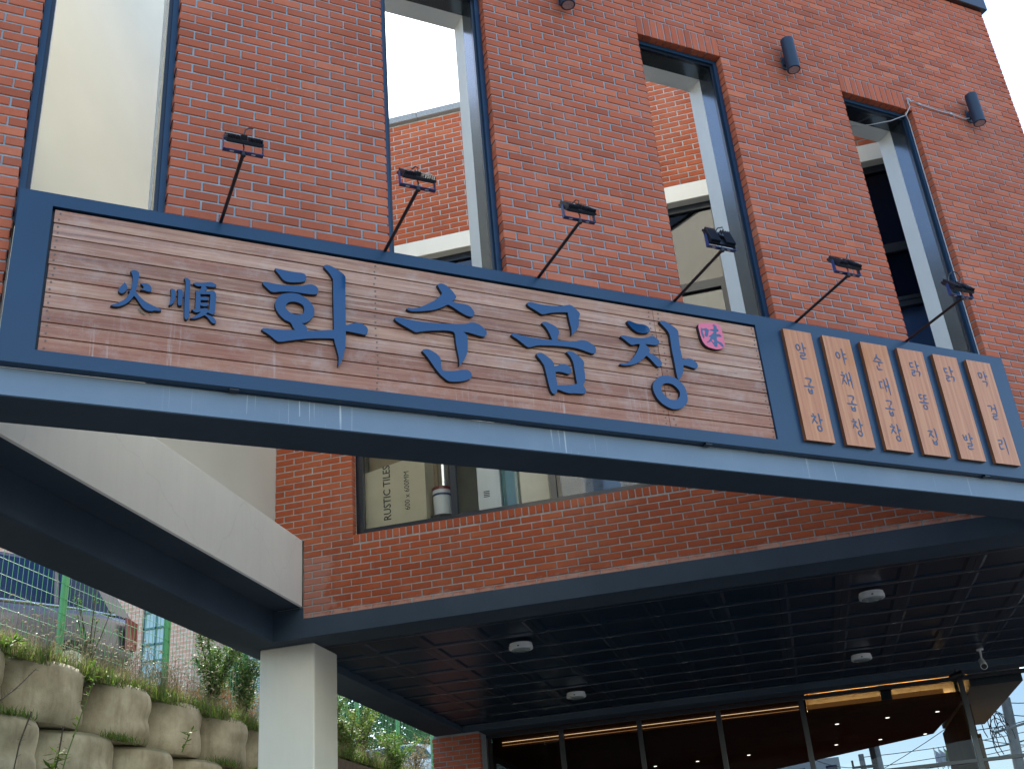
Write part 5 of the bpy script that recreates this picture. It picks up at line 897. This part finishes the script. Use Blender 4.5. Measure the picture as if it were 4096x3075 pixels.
B=MB(); B.box(-7.2,-6.42,3,24,0,3.9); B.box(-6.42,-6.12,13.7,24,0,3.96); rw.part('earth_core',B,M['soil'])
# upper ground
B=MB(); g=[]; NX,NY_=10,30
for j in range(NY_+1):
    for i in range(NX+1):
        x=-6.38-((i/NX)**2)*60; y=0+j*3.2; g.append((x,y,4.0+.35*min(1,(-6.3-x)/2.5)+max(0,y-20)*.03+random.uniform(-.02,.02)+(max(0,-x-16)*.12)))
B.add(g,[(j*(NX+1)+i,j*(NX+1)+i+1,(j+1)*(NX+1)+i+1,(j+1)*(NX+1)+i) for j in range(NY_) for i in range(NX)])
single('upper_ground',B,M['soil'],(-10,20,4),'W',kind='structure',smooth=True)
# ================================================================ FENCE
FX=-6.72; fence=Thing('mesh_fence','green welded mesh fence with round posts above the block wall','fence',(FX,12,4.1))
for y in (7.4,9.35,11.3,13.25,15.2,17.15,19.1,21.05,23.0):
    B=MB(); B.tube([(FX,y,3.95),(FX,y,6.0)],.038,12); fence.part('post',B,M['fence'],smooth=True)
    B=MB(); B.box(FX+.036,FX+.046,y-.02,y+.02,5.2,5.24); fence.part('post_clamp',B,M['chrome'])
B=MB(); y=6.0
def thin(B,a,b,r):
    a=Vector(a);b=Vector(b); d=(b-a).normalized(); u=d.cross(Vector((1,0,0))); 
    if u.length<.1: u=d.cross(Vector((0,0,1)))
    u.normalize(); v=d.cross(u)
    P=[a+u*r,a+v*r,a-u*r,a-v*r,b+u*r,b+v*r,b-u*r,b-v*r]; B.add(P,[(0,1,5,4),(1,2,6,5),(2,3,7,6),(3,0,4,7)])
while y<25:
    thin(B,(FX+.045,y,4.05),(FX+.045,y,6.0),.0034); y+=.0735
z=4.15
while z<6.0: thin(B,(FX+.039,6,z),(FX+.039,25,z),.003); z+=.147
fence.part('wire_mesh',B,M['fence'],kind='stuff',recalc=False)
# ================================================================ CARS
def car(name,label,loc,rot,paint,L=4.6,H=1.7,W_=1.84,cargo=True):
    T=Thing(name,label,'car',(0,0,0)); hw=W_/2
    B=MB(); st_=[(0,.55,.95,.86),(.12,.34,1.0,.97),(.7,.28,1.04,1.0),(1.6,.24,1.02,1.0),(2.6,.24,1.0,1.0),(L-1.15,.26,.97,.99),(L-.45,.3,.86,.93),(L-.08,.36,.66,.80),(L,.42,.58,.72)]
    R_=[]
    for x,zl,zb,wf_ in st_:
        w=hw*wf_; R_.append([(x,-w*.94,zl),(x,-w,zl+.12),(x,-w*1.0,(zl+zb)/2),(x,-w*.985,zb-.10),(x,-w*.955,zb-.035),(x,-w*.93,zb),(x,-w*.5,zb+.03),(x,0,zb+.04),(x,w*.5,zb+.03),(x,w*.93,zb),(x,w*.955,zb-.035),(x,w*.985,zb-.10),(x,w,(zl+zb)/2),(x,w,zl+.12),(x,w*.94,zl)])
    m_=len(R_[0]); vs=[p for r in R_ for p in r]
    fs=[(i*m_+k,i*m_+k+1,(i+1)*m_+k+1,(i+1)*m_+k) for i in range(len(R_)-1) for k in range(m_-1)]+[tuple(range(m_-1,-1,-1)),tuple((len(R_)-1)*m_+k for k in range(m_))]
    B.add(vs,fs); body=T.part('body',B,paint,smooth=True)
    # greenhouse
    gs=[(.10,1.02,1.02,.90,.90),(.42,1.03,H-.14,.90,.74),(.95,1.04,H-.02,.92,.76),(2.0,1.02,H,.93,.77),(2.65,1.0,H-.03,.93,.75),(L-1.25,.98,1.0,.90,.86)]
    B=MB(); R_=[[(x,-hw*wb,zb),(x,-hw*(wb*.6+wr*.4)-.0,zb+(zr-zb)*.5),(x,-hw*wr,zr-.04),(x,-hw*wr*.8,zr),(x,0,zr+.015),(x,hw*wr*.8,zr),(x,hw*wr,zr-.04),(x,hw*(wb*.6+wr*.4),zb+(zr-zb)*.5),(x,hw*wb,zb)] for x,zb,zr,wb,wr in gs]
    m_=9; vs=[p for r in R_ for p in r]; fs=[(i*m_+k,i*m_+k+1,(i+1)*m_+k+1,(i+1)*m_+k) for i in range(len(R_)-1) for k in range(m_-1)]
    B.add(vs,fs); T.part('cabin',B,paint,smooth=True)
    def gy(x,t,s_):
        for i in range(len(gs)-1):
            if gs[i][0]<=x<=gs[i+1][0]:
                q=(x-gs[i][0])/(gs[i+1][0]-gs[i][0]); a=[gs[i][k]*(1-q)+gs[i+1][k]*q for k in range(5)]; break
        z=a[1]+(a[2]-a[1])*t; w=hw*(a[3]*(1-t*.8)+a[4]*t*.8)+.006
        return (x,s_*w,z)
    for s_ in (-1,1):
        for x0,x1,cut in ((.22,1.02,.0),(1.08,2.02,0),(2.10,L-1.5,0)):
            B=MB(); t0,t1=.06,.86; vs=[]; n=5
            for k in range(n+1):
                x=x0+(x1-x0)*k/n; tt=t1
                if x<.6: tt=.25+.6*(x-.42)/.18*.9
                if x>2.5: tt=max(.12,.86-(x-2.5)/(L-1.5-2.5)*.62)
                for t in (t0,(t0+tt)/2,tt): vs.append(gy(x,t,s_))
            fs=[(k*3+j,k*3+j+1,(k+1)*3+j+1,(k+1)*3+j) for k in range(n) for j in range(2)]
            B.add(vs,fs); T.part('side_window',B,M['carglass'],smooth=True)
        B=MB(); pts=[(.02,s_*hw*.90,.62),(.05,s_*(hw*.955),.95),(.22,s_*(hw*1.005),1.0),(.20,s_*(hw*1.01),.62)]; vs=pts+[(p[0]-.015,p[1]+s_*.015,p[2]) for p in pts]
        B.add(vs,[(0,1,2,3),(4,5,6,7),(0,1,5,4),(1,2,6,5),(2,3,7,6),(3,0,4,7)]); T.part('tail_lamp',B,M['tail'])
        B=MB(); pts=[(L-.10,s_*hw*.62,.55),(L-.10,s_*hw*.62,.68),(L-.38,s_*hw*.93,.80),(L-.34,s_*hw*.95,.66)]; vs=pts+[(p[0]+.02,p[1]+s_*.02,p[2]) for p in pts]
        B.add(vs,[(0,1,2,3),(4,5,6,7),(0,1,5,4),(1,2,6,5),(2,3,7,6),(3,0,4,7)]); T.part('headlight',B,M['lensg'])
        for wx in (.85,L-.95):
            B=MB(); B.tube([(wx,s_*(hw-.22),.33),(wx,s_*(hw+.005),.33)],.33,24); wh=T.part('wheel',B,M['rubber']); B=MB(); B.tube([(wx,s_*(hw+.0),.33),(wx,s_*(hw+.012),.33)],.21,16); T.part('rim',B,M['chrome'],parent=wh)
        # bright belt trim
        B=MB(); B.tube([gy(x,.035,s_) for x in (.3,.8,1.4,2.0,2.6,3.0)],.012,6); T.part('belt_trim',B,M['chrome'])
    B=MB(); B.add([(.12,-hw*.72,1.06),(.12,hw*.72,1.06),(.40,hw*.62,H-.2),(.40,-hw*.62,H-.2)],[(0,1,2,3)]); T.part('rear_window',B,M['carglass'])
    B=MB(); B.add([(L-1.30,-hw*.78,1.02),(L-1.30,hw*.78,1.02),(2.72,hw*.64,H-.07),(2.72,-hw*.64,H-.07)],[(0,1,2,3)]); T.part('windscreen',B,M['carglass'])
    T.o.location=loc; T.o.rotation_euler=(0,0,rot); return T
car('parked_car','silver estate car with dark windows and red tail lamp, right behind the green fence',(-8.30,12.50,4.42),math.atan2(-.857,-.515),M['carsilver'])
car('parked_car','white car parked far behind the fence, between column and brick pier',(-7.9,27.0,4.45),math.radians(172),M['carwhite'],4.3,1.5)
# ================================================================ BUILDINGS beyond
bd=Thing('brick_building','pink brick building with teal framed window bays beyond the fence','building',(-18,30,6))
B=MB(); B.box(-19.6,-18.72,30,30.6,3,16); B.box(-17.86,-16.95,30,30.6,3,16); B.box(-26,-19.6,30,30.6,3,16); B.box(-18.72,-17.86,30.25,30.6,3,8.3); B.box(-26,-16.95,30.6,38,3,16); bd.part('brick_wall',B,M['pinkbrick'],split=True)
for z in [8.35+.5*k for k in range(14)]:
    for x0,x1 in ((-18.70,-18.31),(-18.27,-17.88)):
        B=MB(); B.box(x0,x1,30.12,30.14,z+.03,z+.47); bd.part('window_pane',B,M['winsky'])
B=MB()
for z in [8.32+.5*k for k in range(15)]: B.box(-18.72,-17.86,30.08,30.2,z,z+.06)
B.box(-18.315,-18.265,30.08,30.2,8.3,15.4); B.box(-18.72,-18.69,30.08,30.2,8.3,15.4); B.box(-17.89,-17.86,30.08,30.2,8.3,15.4); bd.part('window_bar',B,M['teal'],split=True)
sh=Thing('clad_shed','tall pale blue ribbed metal shed behind the shrubs, right of the brick building','building',(-15,32,6))
B=MB(); x=-16.9
while x<-15.2: B.box(x,x+.16,32,32.05,4,15); B.box(x+.16,x+.32,32.04,32.08,4,15); x+=.32
B.box(-16.9,-15.0,32.1,36,4,15); sh.part('ribbed_cladding',B,M['shed'],kind='stuff')
B=MB(); B.tube([(-16.0,31.9,4),(-16.0,31.9,10.6),(-15.7,31.9,10.9)],.07,8); B.tube([(-15.4,31.9,4),(-15.4,31.9,10.0)],.05,8); sh.part('down_pipe',B,M['wplastic'],split=True)
# ================================================================ VEGETATION
def leafcloud(B,c,r,n,size,rs,shell=.35,flat=.6,rag=.35):
    blobs=[(rs.gauss(0,.42),rs.gauss(0,.42),rs.gauss(0,.42),rs.uniform(.25,.6)) for _ in range(16)]
    for _ in range(n):
        b=rs.choice(blobs); th=rs.uniform(0,6.283); ph=math.acos(rs.uniform(-1,1)); q=b[3]*rs.random()**shell
        p=Vector((c[0]+r[0]*(b[0]+q*math.sin(ph)*math.cos(th)),c[1]+r[1]*(b[1]+q*math.sin(ph)*math.sin(th)),c[2]+r[2]*(b[2]+q*math.cos(ph))))
        a=Vector((rs.gauss(0,1),rs.gauss(0,1),rs.gauss(0,flat))).normalized(); u=a.cross(Vector((rs.gauss(0,1),rs.gauss(0,1),rs.gauss(0,1)))).normalized(); s=size*rs.uniform(.6,1.4)
        B.add([p-a*s,p-u*s*.42,p+a*s,p+u*s*.42],[(0,1,2,3)])
rs=random.Random(3)
def tree(label,c,zb,r,n,size,mat_,cat='tree',name='leafy_tree',group=None,trunk=.12):
    T=Thing(name,label,cat,(c[0],c[1],zb),group=group); B=MB(); leafcloud(B,c,r,n,size,rs); T.part('crown',B,mat_,recalc=False)
    B=MB(); B.tube([(c[0],c[1],zb-.3),(c[0]+rs.uniform(-.1,.1),c[1],(zb+c[2])/2),(c[0]+rs.uniform(-.2,.2),c[1],c[2]+r[2]*.3)],[trunk,trunk*.7,trunk*.25],8)
    for _ in range(5):
        a=rs.uniform(0,6.28); B.tube([(c[0],c[1],zb+(c[2]-zb)*rs.uniform(.4,.9)),(c[0]+math.cos(a)*r[0]*.5,c[1]+math.sin(a)*r[1]*.5,c[2]+rs.uniform(-.1,.5)*r[2])],[trunk*.4,trunk*.12],5)
    T.part('trunk',B,M['bark']); return T
tree('green tree nearest the column in the gap left of the brick pier',(-15.2,34,9.5),4.8,(3.0,2.2,4.0),9000,.10,M['tree'])
tree('dark green tree filling the middle of the gap left of the brick pier',(-11.8,36,8.6),4.9,(3.2,2.4,3.8),9000,.10,M['tree'])
tree('green tree just left of the brick pier, behind the white car',(-8.6,38,8.4),5.0,(3.0,2.4,3.8),8000,.10,M['tree'])
tree('autumn orange shrub glowing below the pale blue shed',(-14.1,25.5,7.0),4.7,(2.0,1.1,1.05),14000,.045,M['orange'],'shrub','autumn_shrub',trunk=.05)
def bush(label,x,y,zb,w,h,n,size,mat_,stems=9):
    T=Thing('wild_shrub',label,'shrub',(x,y,zb)); B=MB(); L=MB()
    for k in range(stems):
        a=rs.uniform(0,6.28); l=h*rs.uniform(.55,1.1); ex=math.cos(a)*w*rs.uniform(.2,1); ey=math.sin(a)*w*rs.uniform(.2,1)
        P=[Vector((x+ex*t*t+rs.gauss(0,.01),y+ey*t*t+rs.gauss(0,.01),zb-.05+l*t)) for t in (0,.25,.5,.75,1)]
        B.tube([tuple(p) for p in P],[.011,.009,.007,.005,.002],5)
        for m_ in range(int(n/stems)):
            t=rs.uniform(.25,1)**.8; i=min(3,int(t*4)); p=P[i].lerp(P[i+1],t*4-i); d=Vector((rs.gauss(0,1),rs.gauss(0,1),rs.uniform(-.2,1.1))).normalized()
            q=p+d*rs.uniform(.01,w*.28)*(1.2-t*.6); 
            a_=Vector((rs.gauss(0,1),rs.gauss(0,1),rs.gauss(0,.7))).normalized(); u=a_.cross(d).normalized() if a_.cross(d).length>.01 else Vector((1,0,0)); s=size*rs.uniform(.6,1.4)
            L.add([q-a_*s,q-u*s*.35,q+a_*s,q+u*s*.35],[(0,1,2,3)])
    T.part('stems',B,M['bark'],recalc=False); T.part('foliage',L,mat_,recalc=False)
bush('loose green shrub in front of the teal window bays',-6.60,12.2,4.1,.5,1.25,4200,.024,M['shrub'])
bush('loose green shrub in front of the pink brick wall',-6.60,13.0,4.1,.5,1.2,4200,.024,M['shrub'])
bush('thin twiggy shrub in front of the autumn shrub',-6.6,13.9,4.1,.4,.9,1800,.018,M['shrub'])
bush('dense dark shrub against the left side of the column',-6.55,15.3,4.08,.5,1.0,5200,.024,M['shrub'],16)
bush('small yellow green shrub between the thin and the dense shrub',-6.5,14.4,4.08,.28,.62,900,.018,M['grass'])
bush('twiggy climber on the fence in front of the silver car',-6.66,9.75,4.05,.25,1.2,420,.014,M['shrub'],6)
bush('bushy weed clump just right of the column, before the fence',-6.55,16.9,4.05,.5,1.3,3200,.022,M['grass'],12)
bush('green weed clump at the column foot side, hiding the bank end',-6.25,15.6,3.95,.4,.8,3000,.024,M['grass'],14)
bush('leafy green clump before the bank, left of the white car',-6.2,17.4,3.95,.5,.7,3000,.024,M['weed'],14)
bush('dry weed clump in front of the white car',-6.5,19.3,4.05,.5,.75,900,.020,M['dry'],12)
# grass belt on the wall crest
G_=MB(); D_=MB(); F2=MB()
def blade(B,x,y,z,h,lean,w):
    a=rs.uniform(0,6.28); dx,dy=math.cos(a)*lean,math.sin(a)*lean; px_,py_=-math.sin(a)*w,math.cos(a)*w
    B.add([(x-px_,y-py_,z),(x+px_,y+py_,z),(x+dx*.35+px_*.7,y+dy*.35+py_*.7,z+h*.6),(x+dx*.35-px_*.7,y+dy*.35-py_*.7,z+h*.6),(x+dx,y+dy,z+h)],[(0,1,2,3),(3,2,4)])
    return Vector((x+dx,y+dy,z+h))
def crest(y): return -6.19
for _ in range(26000):
    y=rs.uniform(5.5,22); x=rs.triangular(-6.75,-6.13,-6.25); e_=max(0,(x+6.35)/.22); z=4.06-.06*e_
    if rs.random()<.62: blade(G_,x,y,z,rs.uniform(.05,.20),rs.uniform(.04,.16),.005)
    else: blade(D_,x,y,z,rs.uniform(.08,.30),rs.uniform(.03,.2),.0022)
for _ in range(1100):
    y=rs.choice((rs.gauss(9.6,.9),rs.gauss(10.9,.5),rs.gauss(18.3,1.2),rs.uniform(8,21))); x=rs.uniform(-6.66,-6.22); h=rs.uniform(.18,.52); ln=rs.uniform(.05,.16)
    a=rs.uniform(0,6.28); P=[Vector((x,y,4.05)),Vector((x+math.cos(a)*ln*.3,y+math.sin(a)*ln*.3,4.05+h*.7)),Vector((x+math.cos(a)*ln,y+math.sin(a)*ln,4.05+h))]
    D_.tube([tuple(p) for p in P],.0016,3,caps=False)
    d=Vector((math.cos(a),math.sin(a),rs.uniform(-.5,.6))).normalized(); p=P[2]; L_=rs.uniform(.03,.055)
    F2.tube([tuple(p-d*.002),tuple(p+d*L_*.35),tuple(p+d*L_*.75+Vector((0,0,-.003))),tuple(p+d*L_+Vector((0,0,-.008)))],[.002,.0065,.005,.001],5,caps=False)
single('green_grass',G_,M['grass'],(-6.4,12,4.05),'W','short green grass spilling over the crest of the block wall','grass',kind='stuff',recalc=False)
single('dry_grass',D_,M['dry'],(-6.4,12,4.05),'W','thin dry grass stalks along the fence foot','grass',kind='stuff',recalc=False)
single('foxtail_heads',F2,M['seed'],(-6.4,12,4.3),'W','pale foxtail seed heads along the fence foot','foxtail grass',kind='stuff',recalc=False)
# tufts on the steps between block courses
T_=MB()
for yy,zz,xx in ((7.5,3.53,-6.02),(9.55,3.53,-6.02),(11.6,3.53,-6.02),(12.6,3.53,-6.02),(8.0,3.53,-6.05)):
    for _ in range(260): blade(T_,xx-.08+rs.gauss(0,.04),yy+rs.gauss(0,.14),zz-.02,rs.uniform(.02,.09),rs.uniform(.01,.07),.004)
single('step_tufts',T_,M['grass'],(-6.0,9,3.5),'W','small green tufts growing on the steps between block courses','grass',kind='stuff',recalc=False)
def weed(label,P,leafs,size,mat_=None,base=None):
    T=Thing('tall_weed',label,'weed',P[0]); B=MB(); n=len(P); B.tube(P,[.0065-(.0045*i/(n-1)) for i in range(n)],6); T.part('stem',B,M['weed'])
    L=MB()
    for k in range(leafs):
        t=rs.uniform(.1,1)*(n-1); i=min(n-2,int(t)); p=Vector(P[i]).lerp(Vector(P[i+1]),t-i); a=rs.uniform(0,6.28); d=Vector((math.cos(a),math.sin(a),rs.uniform(-.3,.6))).normalized(); w=d.cross(Vector((0,0,1))).normalized(); s=size*rs.uniform(.5,1.3)
        L.add([p,p+d*s*.5+w*s*.14,p+d*s,p+d*s*.5-w*s*.14],[(0,1,2,3)])
    T.part('leaves',L,mat_ or M['weed'],recalc=False)
weed('tall thin weed stem crossing the block faces below the second top block',[(-5.92,8.35,2.75),(-5.90,8.45,3.2),(-5.90,8.62,3.6),(-5.92,8.78,3.9),(-5.96,8.84,4.10)],46,.07)
weed('broad leaved weed at the far left on top of the first block',[(-6.1,7.42,4.02),(-6.1,7.45,4.1),(-6.1,7.5,4.16)],26,.13)
weed('broad leaved weed left of the fence post on the first block',[(-6.12,7.85,4.02),(-6.1,7.85,4.08),(-6.1,7.9,4.12)],24,.12)
weed('leafy weed growing from the step beside the third top block',[(-5.97,10.45,3.5),(-5.95,10.5,3.62),(-5.93,10.55,3.72)],26,.10)
weed('feathery weed in the lower left before the second course block',[(-5.72,7.95,2.9),(-5.7,8.0,3.05),(-5.7,8.05,3.2)],60,.11,M['grass'])
for lb,pts in (('bare brown stem across the first top block',[(-5.93,7.55,3.52),(-5.93,7.75,3.66),(-5.93,7.98,3.86)]),('withered brown vine at the far left edge',[(-5.95,7.38,3.98),(-5.93,7.36,3.8),(-5.92,7.38,3.6)]),('brown vine down the left blocks of the second course',[(-5.72,7.7,3.45),(-5.72,7.6,3.2),(-5.72,7.55,2.9)]),('second brown vine near the joint of the second course',[(-5.74,8.15,3.4),(-5.74,8.12,3.15),(-5.74,8.05,2.85)])):
    B=MB(); B.tube(pts,[.006,.006,.003],6); 
    for k in range(22):
        t=rs.random()*2; i=int(t); i=min(i,1); p=Vector(pts[i]).lerp(Vector(pts[i+1]),t-i); d=Vector((rs.gauss(0,1),rs.gauss(0,1),rs.gauss(0,1))).normalized()*.035; B.tube([tuple(p),tuple(p+d)],.0012,3,caps=False)
    single('dry_vine',B,M['bark'],pts[0],'W',lb,'vine',recalc=False)
# ================================================================ UTILITY POLES, WIRES, FLAGS beyond the shop
T=Thing('utility_pole','thick concrete utility pole with tangled cables at the lower right','utility pole',(5.5,32,0)); B=MB(); B.tube([(5.28,32,0),(5.38,32,3.8),(5.52,32,6.1)],[.17,.15,.125],16); T.part('pole_shaft',B,M['pole'])
B=MB()
for k in range(9):
    c=Vector((5.42+rs.uniform(-.5,.15),31.8,5.0+rs.uniform(-.3,.5))); rr=rs.uniform(.15,.5); B.tube([tuple(c+Vector((math.cos(t*.5)*rr*.5,0,math.sin(t*.5)*rr))) for t in range(9)],.012,4,caps=False)
T.part('cable_loops',B,M['wire'],recalc=False)
B=MB(); B.tube([(5.0,31.8,5.25),(6.1,31.8,5.45)],.035,6); T.part('cross_arm',B,M['pole'])
for x,lb,arm in ((2.06,'grey utility pole with a crossarm seen through the shop',True),(2.60,'brown utility pole right of the crossarm pole, seen through the shop',False),(2.44,'slim dark utility pole between the two poles behind the shop',False)):
    T=Thing('utility_pole',lb,'utility pole',(x,40,0)); B=MB(); B.tube([(x,40,0),(x-.04,40,6.0+(0 if arm else 1))],[.12,.09],12); T.part('pole_shaft',B,M['pole'] if arm or x>2.5 else M['bark'])
    if arm:
        B=MB(); B.box(1.66,2.42,39.85,39.92,5.56,5.63); T.part('cross_arm',B,M['bark'])
        for xx in (1.70,2.36): B=MB(); B.tube([(xx,39.88,5.63),(xx,39.88,5.82)],.035,8); T.part('insulator',B,M['bark'])
def wire(pts,lb,r=.012): B=MB(); B.tube(pts,r,5); single('overhead_wire',B,M['wire'],pts[0],'W',lb,'wire',group='overhead wires at the lower right',recalc=False)
WLS=['lowest wire rising gently to the right from the crossarm pole','wire from the crossarm pole rising to the right, second from below','highest wire leaving the crossarm pole to the right','long wire crossing behind both seen-through poles','upper wire rising to the thick concrete pole','wire falling to the right across the thick concrete pole','highest wire left of the thick concrete pole','wire falling to the right under the highest one','wire rising to the right low beside the thick pole','steep wire crossing all others behind the shop','short wire reaching the crossarm pole from the left']
for wi,(x0,z0_,x1,z1_,yy) in enumerate(((2.0,5.3,9,5.75,40),(2.0,5.55,9,6.1,40),(2.0,5.9,9,6.3,40),(0,5.2,9,5.9,40),(4.2,5.4,7,5.72,32),(4.2,5.3,7,4.75,32),(4.6,6.2,7,5.9,32),(4.6,5.95,7,5.5,32),(4.2,4.9,7,5.3,32),(1.0,5.0,6,7.2,42),(.5,6.0,2.06,5.6,40))):
    wire([(x0+(x1-x0)*t/6,yy,z0_+(z1_-z0_)*t/6-.12*(1-(t/3-1)**2)) for t in range(7)],WLS[wi])
for x,lb,mm in ((4.95,'leftmost white flag seen through the far opening','wplastic'),(5.12,'white flag between the other two behind the shop','wplastic'),(5.3,'green and yellow flag at the right end of the flag group','weed')):
    T=Thing('flag',lb,'flag',(x,45,0)); B=MB(); B.tube([(x-.1,45,0),(x-.08,45,6.5)],.02,6); T.part('flag_pole',B,M['chrome'])
    B=MB(); vs=[];
    for i in range(6):
        for j in range(6): vs.append((x-.08+.05*i+.02*math.sin(j),45-.06+.03*math.sin(i*1.9+j*.6),6.42-j*.085-i*.05))
    B.add(vs,[(i*6+j,(i+1)*6+j,(i+1)*6+j+1,i*6+j+1) for i in range(5) for j in range(5)]); T.part('flag_cloth',B,M[mm])
bg_=Thing('grey_building','plain grey building far behind the shop, left of the crossarm pole','building',(0,50,0)); B=MB(); B.box(-4.5,1.63,50,58,0,7.1); bg_.part('building_wall',B,M['plaster'])
for k in range(3): B=MB(); B.box(1.05-k*1.3,1.5-k*1.3,49.97,49.99,6.3,6.8); bg_.part('window',B,M['carglass'])
T=Thing('low_building','low pale building beyond the pole at the lower right corner','building',(6.5,48,0)); B=MB(); B.box(5.2,14,48,55,0,4.9); T.part('building_wall',B,M['cream']); B=MB(); B.box(5.1,14.1,47.8,55.2,4.9,5.05); T.part('roof_edge',B,M['granite'])

CL=MB()
for k in range(46):
    y=rs.uniform(7.3,21); leafcloud(CL,(rs.uniform(-6.55,-6.18),y,4.07),(.10,.22,.07),150,.014,rs)
single('ground_cover',CL,M['weed'],(-6.3,12,4.05),'W','leafy green ground cover spilling over the top blocks','ground cover',kind='stuff',recalc=False)

tree('dark green tree between the pink brick building and the autumn shrub, low behind the fence',(-13.0,20.0,5.6),4.4,(1.2,.8,.9),5000,.03,M['shrub'],'shrub','background_shrub',trunk=.04)
tree('broad green tree closing the gap left of the brick pier, highest of the group',(-10.2,31,8.6),4.9,(3.4,1.6,3.6),16000,.085,M['tree'])

B=MB(); B.box(-4.6,9.5,24.4,24.6,0,3.45); single('reflection_blocker_wall',B,M['dark'],(2,24.5,0),'W',kind='structure')  # unseen wall, added to keep sunlit ground out of the ceiling reflections
